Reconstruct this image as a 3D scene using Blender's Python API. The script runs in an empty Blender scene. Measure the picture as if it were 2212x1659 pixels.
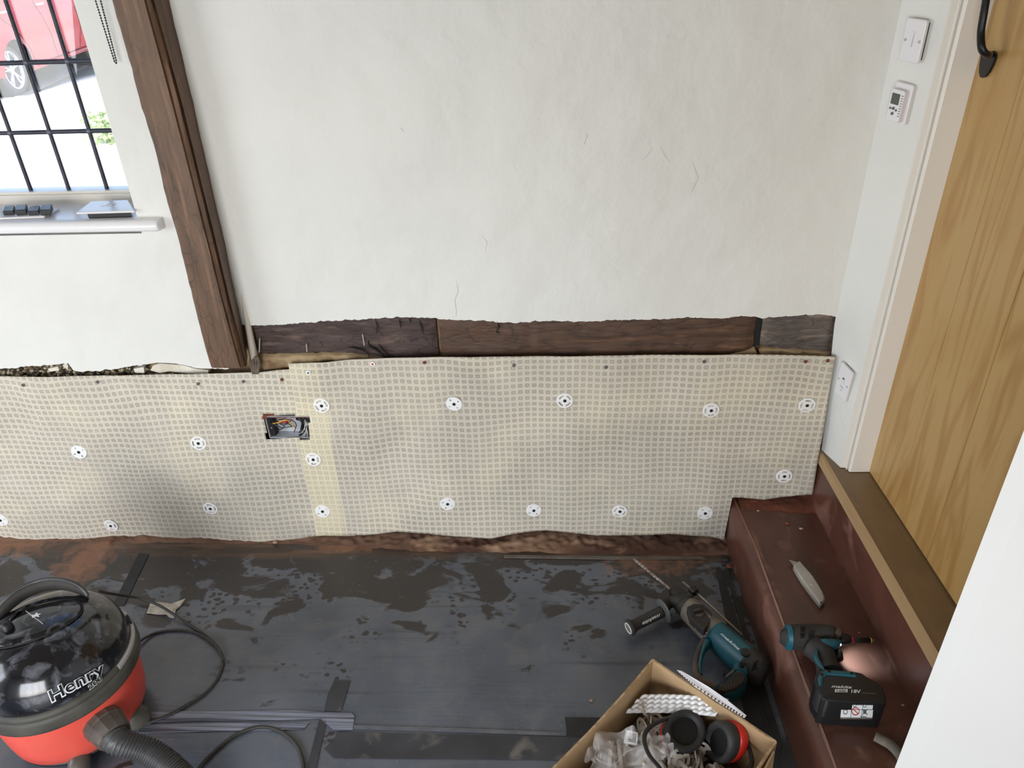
import bpy, bmesh, math, random
from mathutils import Vector, Matrix, noise
from mathutils.bvhtree import BVHTree
random.seed(7)
SC = bpy.context.scene
COL = SC.collection
# ------------------------------------------------------------------ camera
F, CX, CY = 1540., 1106., 829.5
CAM = Vector((0, -1.65, 1.47))
_dn = Vector((1205-CX, 3560-CY, F)).normalized()
_fy = Vector((1187-CX, -42-CY, F)); _fy = (_fy-_dn*_fy.dot(_dn)).normalized()
_up = -_dn
_xr = _fy.cross(_up)
MW = Matrix((_xr, _fy, _up))            # image frame (x right, y down, z forward) -> world
cam = bpy.data.cameras.new('camera'); camo = bpy.data.objects.new('camera', cam); COL.objects.link(camo)
cam.sensor_width = 36; cam.lens = F*36/2212; cam.clip_start = .02
r4 = (MW @ Matrix(((1, 0, 0), (0, -1, 0), (0, 0, -1)))).to_4x4(); r4.translation = CAM
camo.matrix_world = r4
SC.camera = camo
# ------------------------------------------------------------------ sky, sun, window daylight, exposure
SC.view_settings.view_transform = 'Standard'; SC.view_settings.look = 'None'
SC.view_settings.exposure = 0.10; SC.view_settings.gamma = 1
w = bpy.data.worlds.new('World'); SC.world = w; w.use_nodes = True
sky = w.node_tree.nodes.new('ShaderNodeTexSky'); sky.sky_type = 'NISHITA'; sky.sun_disc = False
sky.sun_elevation = math.radians(50); sky.sun_rotation = math.radians(160); sky.air_density = 1.0; sky.dust_density = 2.5
bg = w.node_tree.nodes['Background']; bg.inputs[1].default_value = .55
w.node_tree.links.new(sky.outputs[0], bg.inputs[0])
def sun(direction, power):
    l = bpy.data.lights.new('sun', 'SUN'); l.energy = power; l.angle = math.radians(3); l.color = (1, .96, .9)
    o = bpy.data.objects.new('sun', l); COL.objects.link(o)
    o.rotation_euler = Vector(direction).to_track_quat('-Z', 'Y').to_euler()
sun((.35, .45, -1), 3.4)
def daylight(name, loc, direction, sx, sy, power, col=(1, .98, .95)):
    l = bpy.data.lights.new(name, 'AREA'); l.shape = 'RECTANGLE'; l.size = sx; l.size_y = sy; l.energy = power; l.color = col
    o = bpy.data.objects.new(name, l); COL.objects.link(o); o.location = loc
    o.rotation_euler = Vector(direction).to_track_quat('-Z', 'Z').to_euler()
daylight('daylight_front_window', (-.9, -3.17, .82), (0, 1, -.06), 1.5, 1.36, 47, (.98, .99, 1))
daylight('daylight_left_window', (-2.66, -1.6, 1.15), (1, .1, -.2), 1.3, 1.15, 23, (.95, .975, 1))

# ------------------------------------------------------------------ pixel helpers (traced points -> points on real planes)
def ray(px, py): return MW @ Vector((px-CX, py-CY, F))
def on(px, py, a, v):
    d = ray(px, py); return CAM + d*((v-CAM[a])/d[a])
def Z(px, py, z): return on(px, py, 2, z)
def Yp(px, py, y): return on(px, py, 1, y)
def lerp(a, b, t): return a+(b-a)*t
def interp(pts, x):
    if x <= pts[0][0]: return pts[0][1]
    for (a, b), (c, d) in zip(pts, pts[1:]):
        if x <= c: return b+(d-b)*(x-a)/(c-a if c != a else 1)
    return pts[-1][1]

# ------------------------------------------------------------------ object helpers
GEO = {}
def tag(o, label=None, cat=None, group=None, kind=None):
    if label: o['label'] = label
    if cat: o['category'] = cat
    if group: o['group'] = group
    if kind: o['kind'] = kind
    return o
def empty(name, loc, label, cat, group=None):
    o = bpy.data.objects.new(name, None); COL.objects.link(o); o.location = loc; o.empty_display_size = .05
    return tag(o, label, cat, group)
def wloc(o):
    v = Vector((0, 0, 0))
    while o is not None: v = v+o.location; o = o.parent
    return v
def obj(name, verts, faces, mt, parent=None, smooth=False, org=None):
    verts = [Vector(v) for v in verts]
    if parent is None:
        if org is None:
            org = sum(verts, Vector((0, 0, 0)))/len(verts); org.z = min(v.z for v in verts)
        base = Vector(org)
    else: base = wloc(parent)
    me = bpy.data.meshes.new(name)
    me.from_pydata([v-base for v in verts], [], faces)
    bm = bmesh.new(); bm.from_mesh(me); bmesh.ops.recalc_face_normals(bm, faces=bm.faces)
    bm.to_mesh(me); bm.free()
    if smooth:
        for p in me.polygons: p.use_smooth = len(p.vertices) < 9
    me.materials.append(mt)
    o = bpy.data.objects.new(name, me); COL.objects.link(o)
    if parent is None: o.location = base
    else: o.parent = parent
    GEO[o.name] = (verts, faces)
    return o
def autosmooth(o, deg=40):
    me = o.data
    bm = bmesh.new(); bm.from_mesh(me)
    for f in bm.faces: f.smooth = True
    for e in bm.edges:
        if len(e.link_faces) == 2 and e.calc_face_angle(0) > math.radians(deg): e.smooth = False
    bm.to_mesh(me); bm.free()
    return o
def box(x0, x1, y0, y1, z0, z1):
    v = [(x, y, z) for z in (z0, z1) for y in (y0, y1) for x in (x0, x1)]
    return v, [(0, 2, 3, 1), (4, 5, 7, 6), (0, 1, 5, 4), (2, 6, 7, 3), (0, 4, 6, 2), (1, 3, 7, 5)]
def join(*gs):
    V, Fs = [], []
    for v, f in gs:
        n = len(V); V += [Vector(p) for p in v]; Fs += [tuple(i+n for i in q) for q in f]
    return V, Fs
def frame_box(c, ax, ay, az, hx, hy, hz, bev=0):
    """oriented box round c with half sizes; optional chamfered rim"""
    c = Vector(c)
    if not bev:
        V = [c+ax*sx*hx+ay*sy*hy+az*sz*hz for sz in (-1, 1) for sy in (-1, 1) for sx in (-1, 1)]
        return V, box(0, 1, 0, 1, 0, 1)[1]
    P = rrect(hx, hy, bev)
    L = []
    for z, i in ((-hz, bev*.5), (-hz+bev*.5, 0), (hz-bev*.5, 0), (hz-bev*.15, bev*.15), (hz, bev*.5)):
        kx, ky = (hx-i)/hx, (hy-i)/hy
        L.append([c+ax*p[0]*kx+ay*p[1]*ky+az*z for p in P])
    return loft(L)
def rrect(hx, hy, r, n=4):
    P = []
    for cx_, cy_, a0 in ((hx-r, hy-r, 0), (-hx+r, hy-r, 90), (-hx+r, -hy+r, 180), (hx-r, -hy+r, 270)):
        for i in range(n+1):
            a = math.radians(a0+90*i/n); P.append((cx_+r*math.cos(a), cy_+r*math.sin(a)))
    return P
def loft(rings, cap=True, close=True):
    n = len(rings[0]); V = [p for r in rings for p in r]; Fs = []
    for k in range(len(rings)-1):
        for i in range(n if close else n-1):
            j = (i+1) % n
            Fs.append((k*n+i, k*n+j, (k+1)*n+j, (k+1)*n+i))
    if cap: Fs += [tuple(range(n)), tuple(range((len(rings)-1)*n, len(rings)*n))]
    return V, Fs
def puff(pts, z0, z1, r, steps=3, fan=False):
    """solid with traced plan outline, rounded rims"""
    P = [Vector((p[0], p[1])) for p in pts]; n = len(P)
    area = sum(P[i].x*P[(i+1) % n].y-P[(i+1) % n].x*P[i].y for i in range(n))
    s = 1 if area > 0 else -1
    N = []
    for i in range(n):
        e1 = (P[i]-P[i-1]); e2 = (P[(i+1) % n]-P[i])
        n1 = Vector((e1.y, -e1.x)).normalized(); n2 = Vector((e2.y, -e2.x)).normalized()
        v = n1+n2
        v = v/max(v.length_squared/2, .6) if v.length > 1e-6 else n1
        N.append(v*s)
    R = []
    for k in range(steps+1):
        a = math.pi/2*k/steps; R.append((z0+r*(1-math.sin(a)), r*(1-math.cos(a))))
    R = [(z, i) for z, i in reversed(R)]
    lo = [(z0+r*(1-math.cos(math.pi/2*k/steps)), r*(1-math.sin(math.pi/2*k/steps))) for k in range(steps+1)]
    hi = [(z1-r*(1-math.sin(math.pi/2*k/steps)), r*(1-math.cos(math.pi/2*k/steps))) for k in range(steps+1)]
    hi = [(z1-r+r*math.sin(math.pi/2*k/steps), r*(1-math.cos(math.pi/2*k/steps))) for k in range(steps+1)]
    rings = [[Vector((P[i].x-N[i].x*ins, P[i].y-N[i].y*ins, z)) for i in range(n)] for z, ins in lo+hi]
    V, Fs = loft(rings, cap=not fan)
    if fan:
        for base in (0, (len(rings)-1)*n):
            c = sum((V[base+i] for i in range(n)), Vector((0, 0, 0)))/n; V.append(c)
            Fs += [(base+i, base+(i+1) % n, len(V)-1) for i in range(n)]
    return V, Fs
def tube(path, rad, seg=12, up=Vector((0, 0, 1)), caps=True, closed=False, flat=1.0):
    """sweep; rad a number or list or list of (rw, rh)"""
    P = [Vector(p) for p in path]; n = len(P); rings = []
    prev = None
    for i in range(n):
        t = (P[(i+1) % n]-P[i-1]) if closed else (P[min(i+1, n-1)]-P[max(i-1, 0)])
        t.normalize()
        if prev is None:
            a = up.cross(t)
            if a.length < .05: a = Vector((1, 0, 0)).cross(t)
            a.normalize()
        else:
            a = prev-t*prev.dot(t)
            a.normalize()
        prev = a
        b = t.cross(a)
        r = rad[i] if isinstance(rad, (list, tuple)) else rad
        ra, rb = r if isinstance(r, (list, tuple)) else (r, r*flat)
        rings.append([P[i]+a*ra*math.cos(2*math.pi*k/seg)+b*rb*math.sin(2*math.pi*k/seg) for k in range(seg)])
    if closed:
        V, Fs = loft(rings, cap=False); m = len(rings)
        for k in range(seg):
            j = (k+1) % seg; Fs.append(((m-1)*seg+k, (m-1)*seg+j, j, k))
        return V, Fs
    return loft(rings, cap=caps)
def spline(pts, n=8):
    P = [Vector(p) for p in pts]; out = []
    for i in range(len(P)-1):
        p0 = P[i-1] if i else P[0]*2-P[1]; p1, p2 = P[i], P[i+1]; p3 = P[i+2] if i+2 < len(P) else P[-1]*2-P[-2]
        for k in range(n):
            t = k/n
            out.append(.5*((2*p1)+(p2-p0)*t+(2*p0-5*p1+4*p2-p3)*t*t+(3*p1-p0-3*p2+p3)*t**3))
    return out+[P[-1]]
def lathe(c, prof, seg=64, ax=None, u=None):
    """profile of (radius, height) about axis through c"""
    c = Vector(c); ax = Vector(ax).normalized() if ax is not None else Vector((0, 0, 1))
    if u is None: u = Vector((1, 0, 0)) if abs(ax.x) < .9 else Vector((0, 1, 0))
    u = (u-ax*u.dot(ax)).normalized(); v = ax.cross(u)
    return loft([[c+ax*h+(u*math.cos(2*math.pi*k/seg)+v*math.sin(2*math.pi*k/seg))*max(r, 1e-4) for k in range(seg)] for r, h in prof])
def ball(c, r, rows=6, seg=10, sx=1, sy=1, sz=1):
    c = Vector(c)
    return loft([[c+Vector((sx*r*math.sin(a)*math.cos(2*math.pi*k/seg), sy*r*math.sin(a)*math.sin(2*math.pi*k/seg), sz*r*math.cos(a))) for k in range(seg)]
                 for a in [math.pi*(i+.5)/rows for i in range(rows)]])
def grid(fn, nu, nv):
    V = [Vector(fn(i/nu, j/nv)) for j in range(nv+1) for i in range(nu+1)]
    return V, [(j*(nu+1)+i, j*(nu+1)+i+1, (j+1)*(nu+1)+i+1, (j+1)*(nu+1)+i) for j in range(nv) for i in range(nu)]
def slab(pts, n, th):
    """flat polygon (world points) extruded by th along n"""
    n = Vector(n).normalized()*th
    return loft([[Vector(p) for p in pts], [Vector(p)+n for p in pts]])
def nz(x, y, z, s=1): return noise.noise(Vector((x, y, z))*s)

# ------------------------------------------------------------------ materials
def rgb(h):
    def lin(c): c /= 255; return c/12.92 if c <= .04045 else ((c+.055)/1.055)**2.4
    return (lin(h[0]), lin(h[1]), lin(h[2]), 1)
def mat(name, c, c2=None, scale=6, stretch=(1, 1, 1), rough=.6, metal=0, bump=0, bscale=40, spec=.5, c3=None, s3=3, t3=(.5, .6),
        detail=4, bdist=.004, trans=0, emit=None, es=0, rough2=None, contrast=(.35, .65), coat=0, alpha=1):
    m = bpy.data.materials.new(name); m.use_nodes = True; nt = m.node_tree; N, L = nt.nodes, nt.links
    b = N['Principled BSDF']; b.inputs['Roughness'].default_value = rough; b.inputs['Metallic'].default_value = metal
    b.inputs['Specular IOR Level'].default_value = spec; b.inputs['Transmission Weight'].default_value = trans
    b.inputs['Coat Weight'].default_value = coat; b.inputs['Alpha'].default_value = alpha
    b.inputs['Base Color'].default_value = rgb(c)
    if emit: b.inputs['Emission Color'].default_value = rgb(emit); b.inputs['Emission Strength'].default_value = es
    tc = N.new('ShaderNodeTexCoord'); mp = N.new('ShaderNodeMapping'); mp.inputs['Scale'].default_value = stretch
    L.new(tc.outputs['Object'], mp.inputs[0])
    def nse(s, d=4, dist=0):
        q = N.new('ShaderNodeTexNoise'); q.inputs['Scale'].default_value = s; q.inputs['Detail'].default_value = d
        q.inputs['Distortion'].default_value = dist
        L.new(mp.outputs[0], q.inputs['Vector']); return q
    def ramp(src, a, bb):
        r = N.new('ShaderNodeMapRange'); r.inputs[1].default_value = a; r.inputs[2].default_value = bb
        L.new(src, r.inputs[0]); return r.outputs[0]
    col = None
    if c2:
        f = ramp(nse(scale, detail, .4).outputs[0], *contrast)
        mx = N.new('ShaderNodeMixRGB'); mx.inputs[1].default_value = rgb(c); mx.inputs[2].default_value = rgb(c2)
        L.new(f, mx.inputs[0]); col = mx.outputs[0]
        if rough2 is not None:
            rr = N.new('ShaderNodeMapRange'); rr.inputs[3].default_value = rough; rr.inputs[4].default_value = rough2
            L.new(f, rr.inputs[0]); L.new(rr.outputs[0], b.inputs['Roughness'])
        if c3:
            g = ramp(nse(s3, 5, .8).outputs[0], *t3)
            m2 = N.new('ShaderNodeMixRGB'); m2.inputs[2].default_value = rgb(c3); L.new(g, m2.inputs[0]); L.new(col, m2.inputs[1]); col = m2.outputs[0]
        L.new(col, b.inputs['Base Color'])
    if bump:
        bp = N.new('ShaderNodeBump'); bp.inputs['Strength'].default_value = bump; bp.inputs['Distance'].default_value = bdist
        L.new(nse(bscale, 5).outputs[0], bp.inputs['Height']); L.new(bp.outputs[0], b.inputs['Normal'])
    return m

def mat_membrane():
    m = bpy.data.materials.new('meshed_dimple_membrane'); m.use_nodes = True; nt = m.node_tree; N, L = nt.nodes, nt.links
    b = N['Principled BSDF']; b.inputs['Roughness'].default_value = .5; b.inputs['Specular IOR Level'].default_value = .35
    uv = N.new('ShaderNodeUVMap'); uv.uv_map = 'UVMap'
    sp = N.new('ShaderNodeSeparateXYZ'); L.new(uv.outputs[0], sp.inputs[0])
    def mth(op, a, bb=None, c=None):
        q = N.new('ShaderNodeMath'); q.operation = op
        for i, v in enumerate((a, bb, c)):
            if v is None: continue
            if isinstance(v, (int, float)): q.inputs[i].default_value = v
            else: L.new(v, q.inputs[i])
        return q.outputs[0]
    def cell(s): return mth('ABSOLUTE', mth('SUBTRACT', mth('FRACT', s), .5))
    u, v = sp.outputs[0], sp.outputs[1]
    cu, cv = cell(u), cell(v)
    # rounded square dimple
    d4 = mth('POWER', mth('ADD', mth('POWER', mth('DIVIDE', cu, .33), 4), mth('POWER', mth('DIVIDE', cv, .30), 4)), .25)
    inside = N.new('ShaderNodeMapRange'); inside.inputs[1].default_value = 1.08; inside.inputs[2].default_value = .9; L.new(d4, inside.inputs[0])
    core = N.new('ShaderNodeMapRange'); core.inputs[1].default_value = .72; core.inputs[2].default_value = .5; L.new(d4, core.inputs[0])
    fu, fv = cell(mth('MULTIPLY', u, 8)), cell(mth('MULTIPLY', v, 8))
    gr = mth('MINIMUM', fu, fv)         # 0 at thread centres
    thread = N.new('ShaderNodeMapRange'); thread.inputs[1].default_value = .16; thread.inputs[2].default_value = .06; L.new(gr, thread.inputs[0])
    fu2, fv2 = cell(mth('MULTIPLY', u, 6)), cell(mth('MULTIPLY', v, 6))
    gap2 = N.new('ShaderNodeMapRange'); gap2.inputs[1].default_value = .10; gap2.inputs[2].default_value = .24; L.new(mth('MINIMUM', fu2, fv2), gap2.inputs[0])
    tc = N.new('ShaderNodeTexCoord')
    def nse(s, d=3):
        q = N.new('ShaderNodeTexNoise'); q.inputs['Scale'].default_value = s; q.inputs['Detail'].default_value = d; L.new(tc.outputs['Object'], q.inputs['Vector']); return q.outputs[0]
    def mix(f, a, bb):
        q = N.new('ShaderNodeMixRGB'); q.inputs[0].default_value = 0
        L.new(f, q.inputs[0])
        for i, c in ((1, a), (2, bb)):
            if isinstance(c, tuple): q.inputs[i].default_value = rgb(c)
            else: L.new(c, q.inputs[i])
        return q.outputs[0]
    n1 = N.new('ShaderNodeMapRange'); n1.inputs[1].default_value = .38; n1.inputs[2].default_value = .66; L.new(nse(3.1), n1.inputs[0])
    n2 = N.new('ShaderNodeMapRange'); n2.inputs[1].default_value = .52; n2.inputs[2].default_value = .68; L.new(nse(5.3), n2.inputs[0])
    base = mix(n1.outputs[0], (222, 214, 198), (202, 195, 181))
    base = mix(mth('MULTIPLY', n2.outputs[0], .6), base, (230, 221, 196))
    # yellow overlap band is drawn by a UV-independent attribute: worn doubled layer along the lap
    at = N.new('ShaderNodeAttribute'); at.attribute_name = 'lap'
    base = mix(mth('MULTIPLY', at.outputs['Fac'], .75), base, (236, 226, 192))
    base = mix(mth('MULTIPLY', thread.outputs[0], .18), base, (236, 231, 219))
    n3 = N.new('ShaderNodeMapRange'); n3.inputs[1].default_value = .3; n3.inputs[2].default_value = .7; n3.inputs[3].default_value = .55; n3.inputs[4].default_value = .95; L.new(nse(7), n3.inputs[0])
    dk = mth('MULTIPLY', mth('MULTIPLY', inside.outputs[0], gap2.outputs[0]), mth('SUBTRACT', n3.outputs[0], mth('MULTIPLY', at.outputs['Fac'], .4)))
    base = mix(dk, base, (92, 84, 72))
    weft = N.new('ShaderNodeMapRange'); weft.inputs[1].default_value = .12; weft.inputs[2].default_value = .3; L.new(fv2, weft.inputs[0])
    base = mix(mth('MULTIPLY', mth('MULTIPLY', weft.outputs[0], n3.outputs[0]), .30), base, (150, 142, 126))
    base = mix(mth('MULTIPLY', mth('MULTIPLY', thread.outputs[0], n2.outputs[0]), .35), base, (244, 236, 214))
    base = mix(mth('MULTIPLY', mth('SUBTRACT', inside.outputs[0], core.outputs[0]), .22), base, (120, 112, 98))
    L.new(base, b.inputs['Base Color'])
    h = mth('SUBTRACT', mth('MULTIPLY', thread.outputs[0], .25), mth('MULTIPLY', inside.outputs[0], .8))
    bp = N.new('ShaderNodeBump'); bp.inputs['Strength'].default_value = .5; bp.inputs['Distance'].default_value = .0015
    L.new(h, bp.inputs['Height']); L.new(bp.outputs[0], b.inputs['Normal'])
    return m

def mat_floor():
    m = bpy.data.materials.new('black_damp_proof_sheet'); m.use_nodes = True; nt = m.node_tree; N, L = nt.nodes, nt.links
    b = N['Principled BSDF']; b.inputs['Specular IOR Level'].default_value = .55
    g = N.new('ShaderNodeNewGeometry')
    def mapping(sc):
        q = N.new('ShaderNodeMapping'); q.inputs['Scale'].default_value = sc; L.new(g.outputs['Position'], q.inputs[0]); return q.outputs[0]
    def nse(s, sc=(1, 1, 1), d=4, dist=0):
        q = N.new('ShaderNodeTexNoise'); q.inputs['Scale'].default_value = s; q.inputs['Detail'].default_value = d; q.inputs['Distortion'].default_value = dist
        L.new(mapping(sc), q.inputs['Vector']); return q.outputs[0]
    def mr(src, a, bb, c=0, d=1):
        q = N.new('ShaderNodeMapRange'); L.new(src, q.inputs[0])
        for i, v in zip((1, 2, 3, 4), (a, bb, c, d)): q.inputs[i].default_value = v
        return q.outputs[0]
    def mth(op, a, bb):
        q = N.new('ShaderNodeMath'); q.operation = op
        for i, v in enumerate((a, bb)):
            if isinstance(v, (int, float)): q.inputs[i].default_value = v
            else: L.new(v, q.inputs[i])
        return q.outputs[0]
    def mix(f, a, bb):
        q = N.new('ShaderNodeMixRGB'); L.new(f, q.inputs[0])
        for i, c in ((1, a), (2, bb)):
            if isinstance(c, tuple): q.inputs[i].default_value = rgb(c)
            else: L.new(c, q.inputs[i])
        return q.outputs[0]
    sep = N.new('ShaderNodeSeparateXYZ'); L.new(g.outputs['Position'], sep.inputs[0])
    col = mix(mr(nse(4, d=6), .35, .65), (82, 87, 96), (102, 107, 117))
    col = mix(mth('MULTIPLY', mr(nse(9, d=8, dist=1.5), .5, .62), .35), col, (112, 112, 112))
    streak = mr(nse(30, (.05, 1, 1), 3), .60, .72)
    col = mix(mth('MULTIPLY', streak, .5), col, (40, 41, 45))
    # wet, dirty brown patches: frequent near the wall
    near = mr(sep.outputs[1], -.50, -.05, -.09, .20)
    lft = mr(sep.outputs[0], -1.6, .3, .04, 0)
    wetv = mth('ADD', mth('ADD', nse(7, (1, 1.7, 1), 5, .6), near), lft)
    wet = mr(wetv, .60, .63)
    spots = N.new('ShaderNodeTexVoronoi'); spots.inputs['Scale'].default_value = 40
    wob = N.new('ShaderNodeTexNoise'); wob.inputs['Scale'].default_value = 30; L.new(g.outputs['Position'], wob.inputs['Vector'])
    wv = N.new('ShaderNodeMixRGB'); wv.blend_type = 'ADD'; wv.inputs[0].default_value = .03; L.new(mapping((1, 1.4, 1)), wv.inputs[1]); L.new(wob.outputs['Color'], wv.inputs[2])
    L.new(wv.outputs[0], spots.inputs['Vector'])
    spt = mth('MULTIPLY', mr(spots.outputs['Distance'], .38, .30), mr(mth('ADD', nse(5, d=2), near), .53, .58))
    wet = mth('MAXIMUM', wet, spt)
    col = mix(mth('MULTIPLY', wet, .92), col, (50, 44, 41))
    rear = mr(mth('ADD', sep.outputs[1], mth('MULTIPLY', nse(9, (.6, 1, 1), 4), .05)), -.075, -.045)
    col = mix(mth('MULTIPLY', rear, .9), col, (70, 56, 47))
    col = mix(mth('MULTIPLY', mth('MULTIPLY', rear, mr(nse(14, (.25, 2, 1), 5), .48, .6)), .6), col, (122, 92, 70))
    # brick dust thrown out from the wall in three places
    def blob(x0, y0, rx, ry):
        dx = mth('DIVIDE', mth('SUBTRACT', sep.outputs[0], x0), rx); dy = mth('DIVIDE', mth('SUBTRACT', sep.outputs[1], y0), ry)
        d2 = mth('ADD', mth('MULTIPLY', dx, dx), mth('MULTIPLY', dy, dy))
        return mr(d2, 1.0, .0)
    bl = mth('MAXIMUM', mth('MAXIMUM', blob(-1.40, -.10, .11, .17), blob(-1.75, -.04, .30, .10)), mth('MAXIMUM', blob(-.62, -.035, .13, .05), mth('MULTIPLY', blob(.30, -.10, .22, .08), .7)))
    dust = mr(mth('ADD', mth('MULTIPLY', bl, .50), nse(26, (1, 1, 1), 8, 1.0)), .66, 1.02)
    col = mix(mth('MULTIPLY', dust, .65), col, (158, 112, 86))
    bits = N.new('ShaderNodeTexVoronoi'); bits.inputs['Scale'].default_value = 60; L.new(g.outputs['Position'], bits.inputs['Vector'])
    col = mix(mth('MULTIPLY', mr(bits.outputs['Distance'], .075, .05), mr(nse(11), .5, .55)), col, (172, 166, 156))
    L.new(col, b.inputs['Base Color'])
    rg = mth('ADD', mr(nse(5, d=5), .3, .7, .20, .36), mth('MULTIPLY', wet, .05))
    rg = mth('ADD', rg, mth('MULTIPLY', dust, .3))
    L.new(rg, b.inputs['Roughness'])
    bp = N.new('ShaderNodeBump'); bp.inputs['Strength'].default_value = .35; bp.inputs['Distance'].default_value = .002
    hh = mth('ADD', nse(60, (.06, 1, 1), 3), mth('MULTIPLY', nse(5, d=3), 1.2))
    L.new(hh, bp.inputs['Height']); L.new(bp.outputs[0], b.inputs['Normal'])
    return m

def mat_wood(name, c, c2, c3, axis, scale=9, rough=.45, bump=.25, ring=7, st=14, dist=4, cracks=0):
    """grain running along axis ('x','y','z')"""
    m = bpy.data.materials.new(name); m.use_nodes = True; nt = m.node_tree; N, L = nt.nodes, nt.links
    b = N['Principled BSDF']; b.inputs['Roughness'].default_value = rough
    g = N.new('ShaderNodeNewGeometry'); mp = N.new('ShaderNodeMapping')
    s = [1, 1, 1]; s['xyz'.index(axis)] = 1/st; mp.inputs['Scale'].default_value = s; L.new(g.outputs['Position'], mp.inputs[0])
    n = N.new('ShaderNodeTexNoise'); n.inputs['Scale'].default_value = ring; n.inputs['Detail'].default_value = 3; n.inputs['Distortion'].default_value = .6; L.new(mp.outputs[0], n.inputs['Vector'])
    mu = N.new('ShaderNodeMath'); mu.operation = 'MULTIPLY'; mu.inputs[1].default_value = dist*3; L.new(n.outputs[0], mu.inputs[0])
    fr = N.new('ShaderNodeMath'); fr.operation = 'PINGPONG'; fr.inputs[1].default_value = 1; L.new(mu.outputs[0], fr.inputs[0])
    n2 = N.new('ShaderNodeTexNoise'); n2.inputs['Scale'].default_value = scale*14; n2.inputs['Detail'].default_value = 5; L.new(mp.outputs[0], n2.inputs['Vector'])
    n3 = N.new('ShaderNodeTexNoise'); n3.inputs['Scale'].default_value = scale; n3.inputs['Detail'].default_value = 4; L.new(g.outputs['Position'], n3.inputs['Vector'])
    def mr(src, a, bb, k=1):
        q = N.new('ShaderNodeMapRange'); L.new(src, q.inputs[0]); q.inputs[1].default_value = a; q.inputs[2].default_value = bb; q.inputs[4].default_value = k; return q.outputs[0]
    def mix(f, a, c_):
        q = N.new('ShaderNodeMixRGB'); L.new(f, q.inputs[0]); q.inputs[2].default_value = rgb(c_)
        if isinstance(a, tuple): q.inputs[1].default_value = rgb(a)
        else: L.new(a, q.inputs[1])
        return q.outputs[0]
    col = mix(mr(fr.outputs[0], .55, 1, .65), c, c2)
    col = mix(mr(n2.outputs[0], .52, .7, .6), col, c2)
    col = mix(mr(n3.outputs[0], .5, .7, .5), col, c3)
    if cracks:
        m3 = N.new('ShaderNodeMapping'); s3_ = [1, 1, 1]; s3_['xyz'.index(axis)] = 1/4.5; m3.inputs['Scale'].default_value = s3_; L.new(g.outputs['Position'], m3.inputs[0])
        ad = N.new('ShaderNodeMixRGB'); ad.blend_type = 'ADD'; ad.inputs[0].default_value = .05; L.new(m3.outputs[0], ad.inputs[1]); L.new(n3.outputs['Color'], ad.inputs[2])
        vo = N.new('ShaderNodeTexVoronoi'); vo.feature = 'DISTANCE_TO_EDGE'; vo.inputs['Scale'].default_value = 46; L.new(ad.outputs[0], vo.inputs['Vector'])
        q = N.new('ShaderNodeMapRange'); q.inputs[1].default_value = .05; q.inputs[2].default_value = .0; L.new(vo.outputs['Distance'], q.inputs[0])
        q2 = N.new('ShaderNodeMath'); q2.operation = 'MULTIPLY'; L.new(q.outputs[0], q2.inputs[0]); L.new(mr(n.outputs[0], .42, .58, cracks), q2.inputs[1])
        col = mix(q2.outputs[0], col, tuple(int(x*.35) for x in c2))
        n5 = N.new('ShaderNodeTexNoise'); n5.inputs['Scale'].default_value = 70; n5.inputs['Detail'].default_value = 6; L.new(mp.outputs[0], n5.inputs['Vector'])
        col = mix(mr(n5.outputs[0], .55, .75, .6), col, tuple(min(255, int(x*1.35)) for x in c3))
    L.new(col, b.inputs['Base Color'])
    bp = N.new('ShaderNodeBump'); bp.inputs['Strength'].default_value = bump; bp.inputs['Distance'].default_value = .002
    L.new(n2.outputs[0], bp.inputs['Height']); L.new(bp.outputs[0], b.inputs['Normal'])
    return m

M = {}
M['plaster'] = mat('painted_plaster', (221, 221, 216), (227, 227, 222), scale=2.2, rough=.55, bump=.9, bscale=4.5, bdist=.02, spec=.3)
M['white'] = mat('white_gloss_paint', (226, 221, 212), rough=.32, spec=.5)
M['white2'] = mat('white_emulsion', (224, 222, 218), (230, 229, 226), scale=2, rough=.6, bump=.1, bscale=5)
M['boardwhite'] = mat('bright_white_window_board', (240, 240, 242), rough=.3)
M['ceildim'] = mat('darkened_ceiling', (150, 138, 122), (128, 116, 102), scale=4, stretch=(.1, 2, 1), rough=.8)  # unseen ceiling, coloured darker to cut the bounced light
M['plastic'] = mat('white_plastic', (228, 226, 228), rough=.3)
M['discwhite'] = mat('white_nylon', (238, 238, 238), rough=.4)
M['dirtywhite'] = mat('off_white_nylon', (208, 202, 192), (186, 178, 166), scale=30, rough=.45)
M['grey'] = mat('grey_plastic', (92, 96, 94), rough=.45)
M['black'] = mat('black_plastic', (26, 26, 28), rough=.45)
M['pitch'] = mat('very_dark', (14, 13, 13), rough=.7)
M['lead'] = mat('dark_lead_came', (42, 44, 52), (64, 66, 76), scale=30, rough=.5, metal=.2)
M['solder'] = mat('solder', (96, 98, 108), rough=.45, metal=.5)
M['masonry'] = mat('rough_masonry', (176, 154, 120), (132, 108, 76), scale=9, rough=.9, bump=1, bscale=22, c3=(96, 62, 44), s3=6, t3=(.55, .7))
M['brick'] = mat('brick_earth', (134, 76, 52), (88, 52, 38), scale=9, stretch=(.5, 1, 1), rough=.95, bump=1, bscale=30, c3=(158, 122, 96), s3=7, t3=(.52, .7))
M['debris'] = mat('debris', (126, 96, 76), (82, 56, 44), scale=8, stretch=(.4, 1, 1), rough=.95, bump=.8, bscale=40, c3=(166, 134, 108), s3=12, t3=(.55, .7))
M['beam'] = mat_wood('old_dark_oak', (70, 54, 50), (44, 33, 31), (96, 78, 70), 'x', 9, .7, .9, 9, 6, 5, cracks=.9)
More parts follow.
